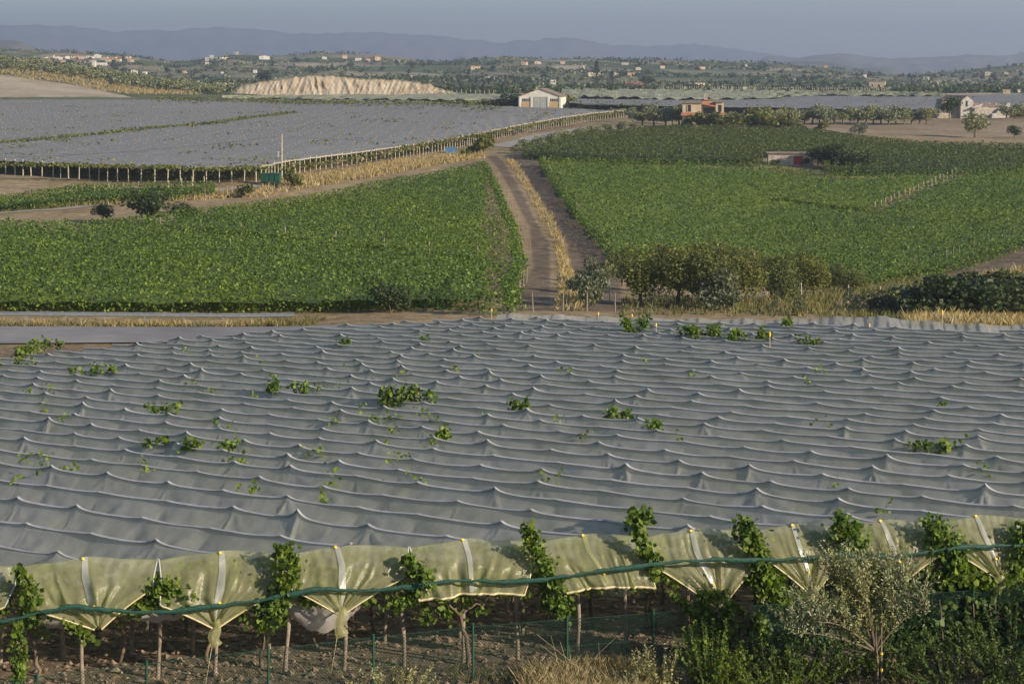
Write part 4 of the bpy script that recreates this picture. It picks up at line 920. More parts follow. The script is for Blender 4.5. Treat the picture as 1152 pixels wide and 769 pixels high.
for k in range(len(S)):
    s0 = S[k]; hwf = (offs[k+1]-offs[k])/2 if k+1 < len(S) else 1.0; hwn = (offs[k]-offs[k-1])/2 if k > 0 else 1.1
    t = 0.0; tt = np.arange(0, 150, .1); pos = s0+tt[:, None]*dv
    okk = (pos[:, 1] < np.interp(pos[:, 0], back[:, 0], back[:, 1])) & (pos[:, 0] > -44) & (pos[:, 0] < 44)
    if not okk.any(): continue
    t0, t1 = tt[okk][0], tt[okk][-1]
    if t1-t0 < 3: continue
    atfront = t0 < .2
    step = .06 if k < first+12 else .08
    tv = np.arange(t0, t1, step); qv = np.concatenate([-hwn*np.array([1.0, .9, .8, .7, .6, .5, .41, .33, .25, .18, .12, .06]), [0], hwf*np.array([.1, .25, .5, .8, 1.0])])
    toff = random.uniform(0, 2.5); ph = random.uniform(0, 9)
    r_ = np.random.default_rng(500+k)
    npk = int((t1+5)/2.5)+3; pj = np.arange(npk)*2.5+toff-2.5+r_.normal(size=npk)*.12
    ph_ = np.clip(.1+r_.normal(size=npk)*.06, .02, .27); ply = r_.uniform(0, 1, npk) < .2; ph_[ply] = .02
    Tm, Qm = np.meshgrid(tv, qv, indexing='ij')
    j = np.argmin(np.abs(tv[:, None]-pj[None, :]), axis=1); d = tv-pj[j]; amp = ph_[j]
    cusp = amp*np.exp(-np.abs(d)/.2)-.03*(1-np.clip(1-np.abs(d)/1.3, 0, 1)**1.2)
    wig = .025*snoise(tv, tv*0+k*7, 11, 60+k)+.01*snoise(tv, 0*tv+k, 2.5, 90+k)
    a = np.where(Qm < 0, -Qm/hwn, Qm/hwf)
    dep = 1.0+.1*snoise(tv, 0*tv+k*3, 9, 130+k)
    if atfront: dep = dep*(1-.62*np.exp(-((tv-t0)/1.8)**2))
    crs = dep[:, None]*(a**(.82+.25*np.exp(-np.abs(d)/.6)[:, None]*-1))
    Zp = cusp[:, None]*(1-a)**1.6-crs-.22
    ang = np.arctan2(-Qm+.02, d[:, None]+1e-3); rr_ = np.hypot(Qm, d[:, None])
    fa = (.5+r_.uniform(0, 1, npk))[j][:, None]; nfold = (9+r_.integers(0, 8, npk))[j][:, None]; phs = r_.uniform(0, 6.28, npk)[j][:, None]
    for m_ in range(9):
        am = r_.uniform(-.25, 3.4, npk)[j][:, None]; ah = r_.uniform(.015, .065, npk)[j][:, None]
        Zp = Zp+ah*np.exp(-((ang-am)/.085)**2)*np.exp(-rr_/1.2)*np.clip(a*7, 0, 1)*np.clip((1-a)*4, 0, 1)*(amp[:, None]/.16+.15)
    Zp = Zp+.02*np.sin(Tm*6.5+Qm*5+ph)*snoise(Tm, Qm, 3, 170+k)*np.clip(a*3, 0, 1)+.03*snoise(Tm, Qm, 1.6, 190+k)*np.clip(a*2, 0, 1)*np.clip((1-a)*4, 0, 1)
    Zp = Zp+wig[:, None]
    tw = Tm.copy()
    if atfront: tw = tw+(-Qm*(nv@em)/(dv@em))*np.exp(-(Tm-t0)/2.5)
    Xp = s0[0]+tw*dv[0]+Qm*nv[0]; Yp = s0[1]+tw*dv[1]+Qm*nv[1]
    Z = CAMZ-Hr(Xp, Yp)+Zp
    c0 = s0+((t0+t1)/2)*dv
    e = empty('film_cover', (c0[0], c0[1], float(gz(c0[0], c0[1]))))
    if k < first: lab = 'grey film strip, %s row in front of the first full curtain row' % ords[first-k-1]
    else: lab = 'grey film strip, %s row counted from the leftmost full hanging curtain towards the road' % ords[k-first]
    tag(e, lab, 'film cover', 'film strips over the front vineyard')
    org = np.array(e.location); rn += 1
    MB().grid(np.stack([Xp, Yp, Z], -1)-org).build('sheet', M['film'], e, True)
    ci = 12; rid = np.stack([Xp[:, ci], Yp[:, ci], Z[:, ci]], -1)-org
    sw = .035+.02*snoise(tv, 0*tv, 5, 200+k)
    l_ = rid.copy(); l_[:, :2] -= nv*(sw[:, None]+.02); l_[:, 2] -= .015
    c_ = rid.copy(); c_[:, 2] += .012
    f_ = rid.copy(); f_[:, :2] += nv*.03; f_[:, 2] -= .025
    MB().grid(np.stack([l_, c_, f_])).build('ridge_seam', M['seam'], e, True)
    for jj in range(npk):
        if t0 < pj[jj] < t1:
            i_ = int((pj[jj]-t0)/step); i_ = min(i_, len(tv)-1); peaks.append((Xp[i_, ci], Yp[i_, ci], Z[i_, ci], ph_[jj], k))
    rowinfo.append((k, s0, t0, t1, hwn))
peaks = np.array(peaks)

# vines below the film
C = []
for (k, s0, t0, t1, hw) in rowinfo:
    L = t1-t0; n_ = int(L*16); t_ = rng.uniform(t0, t1, n_); q_ = rng.normal(size=n_)*.75; t_ = t_+np.where(t_ < 1, np.abs(q_)*.3, 0)
    C.append(np.column_stack([s0[0]+t_*dv[0]+q_*nv[0], s0[1]+t_*dv[1]+q_*nv[1], np.abs(rng.normal(size=n_))*.25]))
C = np.concatenate(C); zc_ = CAMZ-Hr(C[:, 0], C[:, 1])-1.3-C[:, 2]
k_ = (C[:, 1]-46.3-.176*C[:, 0]) > -.1; C = C[k_]; zc_ = zc_[k_]
tag(leafobj('covered_vines', np.column_stack([C[:, :2], zc_]), .27, M['vine_near'], up=1.0), 'dense vine leaves growing beneath the grey film', 'vines', None, 'stuff')
n_ = 13000; pxx = rng.uniform(-60, 1230, n_); r0_ = rng.uniform(.13, .95, n_); Ex = np.array([Eat(a_) for a_ in pxx]); topz_ = CAMZ-Hr(Ex[:, 0], Ex[:, 1])-.2
keep = snoise(Ex[:, 0], r0_*2, 1.1, 77)+rng.normal(size=n_)*.3 > -.1
Ex = Ex-(.75*r0_+.16*np.sin(r0_*3.14)-.12-np.abs(rng.normal(size=n_))*.14)[:, None]*em
tag(leafobj('curtain_vines', np.column_stack([Ex, topz_-1.45*r0_])[keep], .15, M['vine_near'], up=0), 'vine leaves pressed behind the translucent end curtains', 'vines', None, 'stuff')
# ground litter of clods in the open strip and under the trellis
n_ = 15000; x_ = rng.uniform(-17, 18, n_); y_ = rng.uniform(41.5, 60, n_); r0 = rng.gamma(2.2, .021, n_).clip(.015, .12)
ico = np.array([(0,0,1),(.9,0,.3),(.28,.85,.35),(-.72,.53,.3),(-.72,-.53,.25),(.28,-.85,.3),(0,0,-.5)]); it = np.array([(0,1,2),(0,2,3),(0,3,4),(0,4,5),(0,5,1),(6,2,1),(6,3,2),(6,4,3),(6,5,4),(6,1,5)])
V = ico[None]*(1+.35*rng.normal(size=(n_, 7, 3)))*r0[:, None, None]*np.array([1.2, 1.2, .8]); V += np.stack([x_, y_, gz(x_, y_)+r0*.1], -1)[:, None]
tag(link('soil_clods', mesh_from('soil_clods', V.reshape(-1, 3), [(it[None]+np.arange(n_)[:, None, None]*7).reshape(-1, 3)]), M['clod']), 'loose clods of dry earth on the ground under the trellis', 'clods', None, 'stuff')

# ---- shoots that grow out through the film
def shoot(p, n, sp, name='vine_shoot', label=None, group=None, cat='vine shoot', size=.13, mat='vine_near', stem=True):
    p = np.array(p, float); e = empty(name, tuple(p)); tag(e, label, cat, group)
    n_st = max(2, int(sp[0]*9)); C = []; b = MB()
    for i in range(n_st):
        x0 = rng.uniform(-sp[0], sp[0]); tip = np.array([x0+rng.normal()*sp[0]*.3, rng.normal()*sp[1], sp[2]*rng.uniform(.45, 1)])
        a0 = np.array([x0, rng.normal()*sp[1]*.4, -.15]); tt_ = np.linspace(0, 1, max(3, n//n_st))[:, None]
        line = a0*(1-tt_)+tip*tt_+np.array([.12, 0, .05])*np.sin(tt_*3)*sp[2]
        C.append(line+rng.normal(size=line.shape)*np.array([.12, .1, .09])); b.tube(line[[0, len(line)//2, -1]], [.012, .009, .004], 4)
    V, q = leaves(np.concatenate(C), size, up=.1, V6=True); link('foliage', mesh_from('foliage', V, [q]), M[mat], e)
    if stem: b.build('stem', M['bark'], e)
    return e
def film_at(px, py):
    """point of the film canopy seen at a pixel"""
    u = (px-CX)/F; Y = 9.85/((py-HY)/F-.047+.01*u); return np.array([u*Y, Y, CAMZ-Hr(u*Y, Y)-.25])
main = [(450,452,1.1,.75,170,'big clump of vine shoots bursting through the middle of the film'),(320,440,.85,.35,80,'vine clump left of centre on the film, above the big clump'),
        (712,371,.75,.85,150,'tall leafy vine clump at the back edge of the film'),(800,378,1.0,.55,130,'leafy row of vines left part at the back of the film'),(840,381,1.0,.6,140,'leafy row of vines right part at the back of the film'),
        (775,377,.6,.45,70,'small leafy clump between the tall clump and the leafy row at back'),(885,367,.3,.5,40,'upright sprig with yellow tip at the back right of the film'),(905,385,.6,.25,40,'low leaf patch at the back right of the film'),
        (25,398,1.0,.4,90,'leafy patch at the far left back corner of the film'),(50,389,.8,.3,50,'small leafy patch beside the road at the film corner'),(8,409,.9,.25,50,'leafy patch at the left image edge below the road'),
        (105,418,.9,.3,60,'leafy clump on the left part of the film'),(185,461,.7,.25,45,'small dark leafy clump left of centre'),(582,457,.3,.3,30,'pair of sprigs right of the big clump'),(503,489,.3,.3,30,'sprig below the big clump'),
        (385,388,.4,.3,40,'slanting sprig near the road end of the film'),(478,383,.2,.3,20,'sprig with brown stem near the top of the film'),(712,590,.45,.5,70,'bright shoots curling over the front edge near the centre'),
        (1048,502,.8,.2,45,'flat leafy patch on the right side of the film'),(690,468,.5,.25,40,'sprig patch right of centre'),(735,482,.3,.35,35,'upright sprig right of centre'),(235,503,.9,.25,60,'leafy patch on the left of the film, lower'),(180,499,.5,.25,35,'sprig left of the lower leafy patch')]
for (x, y, w, h, n, lab) in main:
    shoot(film_at(x, y), int(n*2.6), (w, .25, h*1.1), label=lab, size=.16)
sm = 'tiny bright green sprig poking through the grey film'
r2 = np.random.default_rng(77)
for i in range(62):
    u1 = r2.uniform(); x = r2.uniform(0, 1152) if u1 < .5 else r2.uniform(0, 640); y = r2.uniform(395, 560) if x < 900 else r2.uniform(400, 580)
    if any(abs(x-m_[0]) < 18 and abs(y-m_[1]) < 10 for m_ in main): continue
    w = r2.uniform(.1, .35); shoot(film_at(x, y), int(8+w*50), (w, .12, r2.uniform(.12, .3)), label=sm, group='tiny sprigs through the film', stem=False, size=.12)
# yellow-tipped stakes above the film
stk_me = MB().tube([(0,0,-.6),(0,0,.42)], .035, 6).mesh('stake_shaft'); stk_me.materials.append(M['palewood'])
cp_me = MB().tube([(0,0,.40),(0,0,.5),(0,0,.55)], [.075,.075,.045], 8).mesh('yellow_cap'); cp_me.materials.append(M['yellow'])
for (x, y, h, lab) in [(673,357,1,'yellow-capped stake at the back hem of the film, leftmost'),(711,359,1,'yellow-capped stake behind the tall vine clump'),(729,360,1,'yellow-capped stake right of the tall vine clump'),(738,372,1.2,'yellow-capped stake between the clumps at the back'),(866,387,1.6,'tall yellow-capped stake at the end of the leafy row'),
                 (553,353,1,'yellow-capped stake at the back corner beside the left vineyard'),(470,447,.6,'yellow cap on a stake in the big shoot clump'),(1060,360,1.5,'pale stake with cap at the back right of the film'),(978,368,.9,'yellow cap at the back hem on the right')]:
    p = film_at(x, y); e = empty('capped_stake', tuple(p-np.array([0, 0, .22])), 0, (.7, .7, .75 if h < 1 else h)); tag(e, lab, 'stake'); link('shaft', stk_me, None, e); link('cap', cp_me, None, e)
# tall back hem: pale green net closing the far side
q0 = 0
for (pts, lab) in (([(560,352),(600,352),(680,355),(760,357),(860,358)], 'pale green hem of film along the back edge, left half'), ([(862,358),(900,357),(950,355),(985,354),(1040,360),(1100,363),(1200,366)], 'pale green hem of film along the back edge, right half')):
    n_ = 120; xs = np.linspace(pts[0][0], pts[-1][0], n_); yt = np.interp(xs, *zip(*pts)); u = (xs-CX)/F; X_ = u*111; Yb = np.interp(X_, back[:, 0], back[:, 1])+1.2
    X_ = u*Yb; zt_ = CAMZ-(yt-HY)/F*Yb; g = []
    for s_ in np.linspace(0, 1, 8):
        dy = -2.6*s_; g.append(np.stack([X_+.1*np.sin(xs*.5+s_*5), Yb+dy, zt_-.9*s_+.05*np.sin(xs*.8+s_*3)*s_-.12*np.abs(np.sin(xs*.06))], -1))
    g = np.stack(g); o = MB().grid(g).build('film_hem', M['film'], None, True); tag(o, lab, 'film cover')

# ---- hanging end curtains
bpx = [-130, 22, 178, 325, 460, 603, 724, 845, 948, 1052, 1155, 1260]
bpts = [Eat(p) for p in bpx]
side = ['off the left','leftmost cut','first full','second full','third full','fourth, widest','fifth','sixth','seventh','eighth','ninth']
wide_set = {4, 5}
desc = {0:'tied plastic curtain cut by the left image edge', 1:'first full curtain from the left, tied down in a funnel', 2:'second curtain from the left, with a long twisted tail',
        3:'third curtain from the left, gathered above the fence start', 4:'widest yellowish curtain, with a flat bottom hem', 5:'broad curtain right of the widest one, flat hem',
        6:'curtain at centre right, tied to a twisted sack-like tail', 7:'curtain above the young olive, tied in a neat point', 8:'curtain right of the olive, small and half hidden by vines', 9:'rightmost curtain, beside the image edge', 10:'curtain just outside the right edge'}
for i in range(len(bpts)-1):
    a, b2_ = bpts[i], bpts[i+1]; w = np.linalg.norm(b2_-a); mid = (a+b2_)/2; r_ = np.random.default_rng(900+i)
    ztop = CAMZ-Hr(mid[0], mid[1])-.16
    e = empty('end_curtain', (mid[0], mid[1], ztop-3.1)); tag(e, desc[i], 'curtain', 'end curtains of the front vineyard')
    org = np.array(e.location); wide_ = i in wide_set; tie = r_.uniform(-.12, .15)*w; endw = .82 if wide_ else .05
    m1, m2 = r_.uniform(.42, .68), r_.uniform(.36, .6)     # where each side starts to gather
    tots = {1:1.5,2:1.62,3:1.45,6:1.85,7:1.6,8:1.4,9:1.45}; fa_ = r_.uniform(-.09, .13, 13); fc_ = r_.uniform(-1, 1, 13); fs_ = r_.normal(size=13)*.12; fw_ = r_.uniform(.03, .11, 13)
    def cur(c, r):
        ms = m1*(c < 0)+m2*(c >= 0)
        hw = np.where(r < ms, 1-.09*r/ms, .91+(endw-.91)*np.clip((r-ms)/(1-ms), 0, 1)**.85)*w*.497
        x = c*hw+tie*np.clip((r-.3)/.7, 0, 1)
        tot = 1.22 if wide_ else tots.get(i, 1.55)
        out_ = .75*r+.16*np.sin(r*3.14)+.05*snoise(c*1.5+i*5, r*2, 1.5, 320+i)
        fold = 0*c
        for q_ in range(13): fold = fold+fa_[q_]*np.exp(-((c-fc_[q_]*(1-.25*r)-fs_[q_]*r)/fw_[q_])**2)
        fold = fold*np.clip(r*1.25-.05, .05, 1)+.035*snoise(c*1.3+i*9, r*1.6, 1.2, 300+i)*(1-r)+.015*snoise(c*4+i*9, r*2, 1.0, 310+i)
        z = ztop-.1*np.abs(c)**2-tot*r**1.05+.07*np.sin(c*6+i)*r*(1-r)-.12*np.abs(c)*(r < .02)
        xy = mid[None, :]+x.reshape(-1)[:, None]*ed[None, :]-(out_+fold).reshape(-1)[:, None]*em[None, :]
        return np.column_stack([xy, z.reshape(-1)]).reshape(c.shape+(3,))-org
    cc, rr = np.meshgrid(np.linspace(-1, 1, 110), np.linspace(0, 1, 34))
    Pm = cur(cc, rr); MB().grid(Pm).build('sheet', M['curtain'], e, True)
    # sloping shoulder joining the curtain to the last film peak
    for s_ in (0, -1): MB().tube(Pm[:int(34*(m1 if s_ == 0 else m2))+1, s_], .022, 5).build('side_hem', M['tape'], e)
    j1 = int(34*m1); j2 = int(34*m2)
    if wide_: MB().tube(Pm[-1], .03, 5).build('bottom_hem', M['hem'], e)
    MB().tube(Pm[j1:, 0], .025, 5).build('bottom_hem', M['hem'], e); MB().tube(Pm[j2:, -1], .025, 5).build('bottom_hem', M['hem'], e)
    # white tape
    cw = -.12+r_.uniform(-.1, .1); g = []
    for dc in (-.04, -.015, .015, .04):
        rl = np.linspace(0.0, .97, 26); cl = cw*(1-rl)+dc*(1+rl*(0 if wide_ else 1.2)); tp = cur(cl, rl); tp[:, :2] -= em*.02; tp[:, 2] += .012; g.append(tp)
    MB().grid(np.stack(g)).build('tape', M['tapeclear'] if i != 5 else M['curtain'], e, True)
    for (c_, r0_) in ((cw-.02, .02), (cw*.4+.03, .72)):
        p_ = cur(np.array([c_]), np.array([r0_]))[0]; p_[:2] -= em*.05
        MB().tube([p_, p_+np.append(-em*.035, .02)], [.045, .035], 8).build('cap', M['yellow'], e)
    if not wide_ and i not in (1,):
        p_ = Pm[-1].mean(0); L_ = r_.uniform(.35, .75); z_ = np.linspace(0, 1, 10)
        b = MB(); b.tube(np.column_stack([p_[0]+.05*np.sin(z_*7), p_[1]+0*z_, p_[2]+.12-L_*z_]), .07+.05*np.abs(np.sin(z_*5+i))+.05*z_, 9); b.build('twisted_tail', M['bag'] if i == 6 else M['curtain'], e, True)
        MB().tube([p_+np.array([0,0,.0]), p_+np.array([-.25,-.1,-1.5])], .008, 4).build('tie_rope', M['hem'], e)
# green net rope
gx_ = [(-60,706),(0,697),(40,688),(75,682),(120,684),(180,687),(230,683),(290,673),(350,662),(400,663),(440,660),(520,652),(580,652),(640,647),(700,637),(760,630),(840,628),(900,626),(950,624),(1000,624),(1045,619),(1100,614),(1152,611),(1230,606)]
gp_ = []
for x, y in zip(np.linspace(-60, 1230, 200), np.interp(np.linspace(-60, 1230, 200), *zip(*gx_))):
    E = Eat(x); Yv = E[1]-.93; gp_.append(P(x, y, Yv))
gp_ = np.array(gp_); gp_[:, 2] += .012*np.sin(np.arange(200)*.9)+rng.normal(size=200)*.008-.05*np.abs(np.sin(np.linspace(0, 9*np.pi, 200)))
MB().tube(gp_, .055+.018*np.sin(np.arange(200)*.33)+.012*np.sin(np.arange(200)*1.9), 8, flat=.5).build('net_rope', M['netgreen'], None, True); tag(bpy.data.objects['net_rope'], 'dark green rolled net running along the front of all the curtains', 'net rope')
# white plastic slings hung between the front posts
for (x0, x1, y0_, y1_, yb, lab, dp) in ((316,410,677,675,711,'large white plastic sling hanging full between two front posts',.22),(30,105,695,688,706,'greyish white sling behind the green rope at the left',.3),(120,225,682,684,699,'long shallow white sling under the first curtain',.2),
                                    (450,520,662,660,672,'shallow white sling below the third curtain gap',.25),(672,722,655,652,671,'white gathered sling near the centre fence posts',.3),(722,750,652,650,661,'small white sling right of the gathered one',.2),(640,672,655,655,663,'thin white sling left of the gathered one',.2),(1095,1120,622,620,633,'pale sling fold near the right edge',.2)):
    c = np.linspace(0, 1, 26); g = []
    for r0_ in np.linspace(0, 1, 10):
        x = x0+(x1-x0)*c; y = y0_+(y1_-y0_)*c+(yb-(y0_+y1_)/2)*4*c*(1-c)*r0_+2.6*np.sin(c*9+r0_*5)*(.5-abs(.5-r0_))+1.3*np.sin(c*31+r0_*4)*r0_
        row = []
        for a_, b_ in zip(x, y): E = Eat(a_); row.append(P(a_, b_, E[1]-.1-.35*math.sin(r0_*3.1)*dp*2))
        g.append(row)
    o = MB().grid(np.array(g)).build('white_sling', M['bag'], None, True); tag(o, lab, 'plastic sling')

# ---- front and inner posts of the trellis
def ep(px, back_=0.0):
    E = Eat(px)+em*back_; return np.array([E[0], E[1], float(gz(E[0], E[1]))])
pm = []
for i_ in range(5):
    b = MB(); n_ = 8; z_ = np.linspace(-.3, 2.0, n_); b.tube(np.column_stack([.025*np.sin(z_*3+i_), .02*np.cos(z_*2+i_), z_]), .055+.008*np.sin(z_*5+i_), 8); m_ = b.mesh('wooden_post', True); m_.materials.append(M['oldwood']); pm.append(m_)
fl = {92:'front post under the first curtain, leftmost', 178:'front post right of the first curtain', 243:'front post beside the twisted tail of the second curtain', 322:'front post holding the left end of the large white sling', 388:'front post at the right end of the large white sling', 455:'front post between third curtain and vine trunk',
      522:'front post right of the old vine trunk', 583:'front post under the widest curtain', 652:'front post near the middle of the fence', 705:'front post right of the middle fence post', 775:'front post left of the sack-like tail', 20:'front post wrapped by vine leaves at far left', 875:'front post behind the young olive, left', 990:'front post behind the olive', 1095:'front post in the vine thicket at right'}
for x, lab in fl.items():
    o = link('wooden_post', pm[random.randrange(5)], None, None, tuple(ep(x, random.uniform(-.1, .3))), random.uniform(0, 6)); o.rotation_euler[1] = random.uniform(-.03, .03); tag(o, lab, 'post')
for rowd in (2.6, 5.2, 7.8, 10.4):
    for x in np.arange(-30, 1180, 76):
        o = link('wooden_post', pm[random.randrange(5)], None, None, tuple(ep(x+random.uniform(-12, 12)+rowd*8, rowd)), random.uniform(0, 6)); tag(o, 'weathered inner post in the shade beneath the film trellis', 'post', 'inner posts under the film')
# vine trunks
def trunk(p, h, lab, group=None, seed=0, r=.05, leaves_=60):
    r_ = np.random.default_rng(seed); e = empty('grapevine', tuple(p)); tag(e, lab, 'grapevine', group); b = MB()
    z_ = np.linspace(-.1, h, 12); x_ = np.cumsum(r_.normal(size=12))*.05; y_ = np.cumsum(r_.normal(size=12))*.03
    b.tube(np.column_stack([x_, y_, z_]), np.linspace(r*1.25, r*.6, 12), 7)
    C = []
    for s_ in (-1, 1, .4):
        t_ = np.linspace(0, 1, 8); arm = np.column_stack([x_[8]+s_*t_*1.0, y_[8]+.2*t_*s_, z_[8]+.5*t_**.7+.05*r_.normal(size=8)]); b.tube(arm, np.linspace(r*.6, r*.2, 8), 5); C.append(arm)
    b.build('trunk', M['bark'], e, True)
    C = np.repeat(np.concatenate(C)[3:], max(1, leaves_//20), 0); C = C+r_.normal(size=C.shape)*np.array([.25, .2, .16])
    V, q = leaves(C, .13, V6=True, r=r_, up=0); link('foliage', mesh_from('foliage', V, [q]), M['vine_near'], e); return e
trunk(ep(527, -.1), 1.8, 'old twisted grapevine trunk forking beneath the widest curtain', seed=3, r=.06)
trunk(ep(40, .2), 1.8, 'twisted vine at the far left post', seed=4); trunk(ep(300, .8), 1.7, 'bent vine trunk left of the large white sling', seed=5); trunk(ep(232, 1.0), 1.7, 'thin vine trunk behind the twisted tail', seed=6)
for i_, (x, d_) in enumerate([(130,2.2),(360,2.5),(440,3),(600,2.4),(690,2.8),(760,2.2),(860,2.6),(960,2.4),(70,4.5),(210,4.8),(410,5.2),(560,5),(650,5.3),(800,5),(500,7),(300,7.2),(150,7)]):
    trunk(ep(x, d_), 1.8, 'shaded grapevine trunk standing under the film', 'shaded grapevines under the film', 20+i_, .05, 80)

# ---- leafy vines in the gaps between the curtains, hanging down in front
def hanging(pxpy, n, spread, lab, Yoff=-.75, mat='vine_near', size=.125, name='climbing_vine', stem=True):
    pts = np.array([P(x, y, Eat(x)[1]+Yoff) for x, y in pxpy]); base = pts.mean(0); e = empty(name, tuple(base)); tag(e, lab, 'vine')
    d = np.concatenate([[0], np.cumsum(np.linalg.norm(np.diff(pts, axis=0), axis=1))]); s_ = rng.uniform(0, d[-1], n)
    C = np.stack([np.interp(s_, d, pts[:, j]) for j in range(3)], -1); w_ = spread*(.55+.45*np.abs(np.sin(s_*2.3)))
    C = C+rng.normal(size=C.shape)*np.array([1, .7, .75])*w_[:, None]*.55
    V, q = leaves(C-base, size, V6=True, up=-.1); link('foliage', mesh_from('foliage', V, [q]), M[mat], e)
    if stem: MB().tube(pts-base, .014, 5).build('stem', M['bark'], e)
hanging([(22,640),(30,655),(38,680),(40,700)], 260, .22, 'vine leaves in the gap left of the first full curtain')
hanging([(20,700),(22,740),(20,768)], 260, .2, 'leafy vine wrapped round the far left post')
hanging([(165,668),(185,660),(205,668),(215,676)], 330, .33, 'bushy leaves below the gap between first and second curtains', -.5)
hanging([(75,698),(90,712),(100,720)], 70, .22, 'leaves hanging by the first front post')
hanging([(318,615),(325,640),(318,665),(305,690),(292,705)], 760, .36, 'thick leafy vine spilling through the gap left of the third curtain')
hanging([(335,668),(360,672),(395,668)], 220, .22, 'leaves draped above the large white sling', -.3)
hanging([(462,625),(468,645),(480,655),(455,675),(440,682)], 420, .3, 'leafy vine in the gap left of the widest curtain')
hanging([(468,668),(480,690),(478,700)], 90, .18, 'pale leaf bunch hanging by the old trunk', -.2)
hanging([(500,680),(505,700)], 60, .16, 'leaves hanging over the forked trunk', -.1)
hanging([(594,592),(602,618),(615,640),(628,662),(625,690)], 520, .27, 'long leafy vine falling through the gap right of the widest curtain')
hanging([(618,675),(630,682),(640,690)], 140, .26, 'leaf clump hanging at the bottom of the long central vine')
hanging([(716,592),(724,612),(732,628),(738,645)], 330, .24, 'leafy vine in the gap before the sack-tailed curtain')
hanging([(835,585),(848,610),(855,632),(860,655)], 620, .36, 'leafy vine in the gap left of the olive curtain')
hanging([(945,585),(958,605),(962,622),(975,640),(965,652)], 800, .42, 'broad leafy vine falling right of the olive curtain')
hanging([(1050,585),(1060,605),(1075,625),(1080,640),(1060,650)], 900, .45, 'broad leafy vine in the gap before the rightmost curtain')
hanging([(1152,590),(1150,620),(1140,640)], 420, .4, 'leafy vine at the right image edge above the thicket')
hanging([(850,655),(870,665),(885,672)], 380, .34, 'leaves under the olive curtain on its left')
hanging([(1085,650),(1110,655),(1145,645)], 520, .32, 'bright leaves just below the rightmost curtain')
hanging([(790,665),(800,700),(790,740),(770,765)], 520, .34, 'tall bright vine climbing the fence left of the green post', -1.4)
hanging([(820,680),(815,720),(800,760)], 420, .3, 'second bright climbing vine beside the green post', -1.5)
hanging([(848,690),(852,720),(840,760)], 260, .26, 'thin climbing vine right of the green post', -1.4)
hanging([(755,664),(770,680),(785,700)], 100, .14, 'thin trailing shoots above the fence', -1.3)
hanging([(820,665),(800,668),(840,690)], 120, .14, 'thin shoots over the sack-like tail', -1.4)
# the shaded thicket behind the young olive
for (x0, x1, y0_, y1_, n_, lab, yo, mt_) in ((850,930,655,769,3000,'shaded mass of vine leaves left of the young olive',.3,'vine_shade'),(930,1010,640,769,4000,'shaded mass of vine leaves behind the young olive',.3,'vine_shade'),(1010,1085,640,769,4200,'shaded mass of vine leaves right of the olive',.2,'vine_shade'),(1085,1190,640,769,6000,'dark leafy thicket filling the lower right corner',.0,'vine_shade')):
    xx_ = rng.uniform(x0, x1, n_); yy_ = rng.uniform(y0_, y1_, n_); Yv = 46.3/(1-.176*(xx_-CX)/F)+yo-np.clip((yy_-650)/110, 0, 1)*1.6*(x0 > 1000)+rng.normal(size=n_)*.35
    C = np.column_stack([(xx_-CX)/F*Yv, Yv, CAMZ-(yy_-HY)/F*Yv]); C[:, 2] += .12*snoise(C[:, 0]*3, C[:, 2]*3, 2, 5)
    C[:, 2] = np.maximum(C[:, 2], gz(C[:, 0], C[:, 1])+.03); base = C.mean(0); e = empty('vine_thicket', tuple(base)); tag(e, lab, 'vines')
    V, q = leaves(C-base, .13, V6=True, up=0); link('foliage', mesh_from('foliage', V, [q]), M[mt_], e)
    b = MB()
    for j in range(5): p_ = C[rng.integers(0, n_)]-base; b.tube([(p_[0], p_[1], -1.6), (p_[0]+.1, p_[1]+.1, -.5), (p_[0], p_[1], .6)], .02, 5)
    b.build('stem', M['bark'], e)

# ---- chain-link fence
def fY(px): return np.interp(px, [-60,42,302,532,1095,1300], [39.6,40.4,42.5,44.4,47.6,48.6])
def fpt(px): Y = float(fY(px)); X = (px-CX)/F*Y; return np.array([X, Y, float(gz(X, Y))])
e = empty('chain_link_fence', tuple(fpt(600))); tag(e, 'green chain-link fence on thin green posts in front of the trellis', 'fence'); org = np.array(e.location)
fpx = [-60, 42, 165, 302, 420, 532, 638, 735, 832, 925, 1010, 1095, 1180]
for x in fpx:
    p = fpt(x)-org; b = MB(); b.tube([p+[0,0,-.2], p+[0,0,1.5]], .03, 8); b.build('post', M['greenmetal'], e)
fp = np.array([fpt(x) for x in fpx])-org
dd = np.concatenate([[0], np.cumsum(np.linalg.norm(np.diff(fp[:, :2], axis=0), axis=1))])
def fpos(s, h): return np.stack([np.interp(s, dd, fp[:, 0]), np.interp(s, dd, fp[:, 1])+.035, np.interp(s, dd, fp[:, 2])+h], -1)
mesh_h = 1.38; sp_ = .085; b = MB(); A_ = []; Bq = []; wd = .003
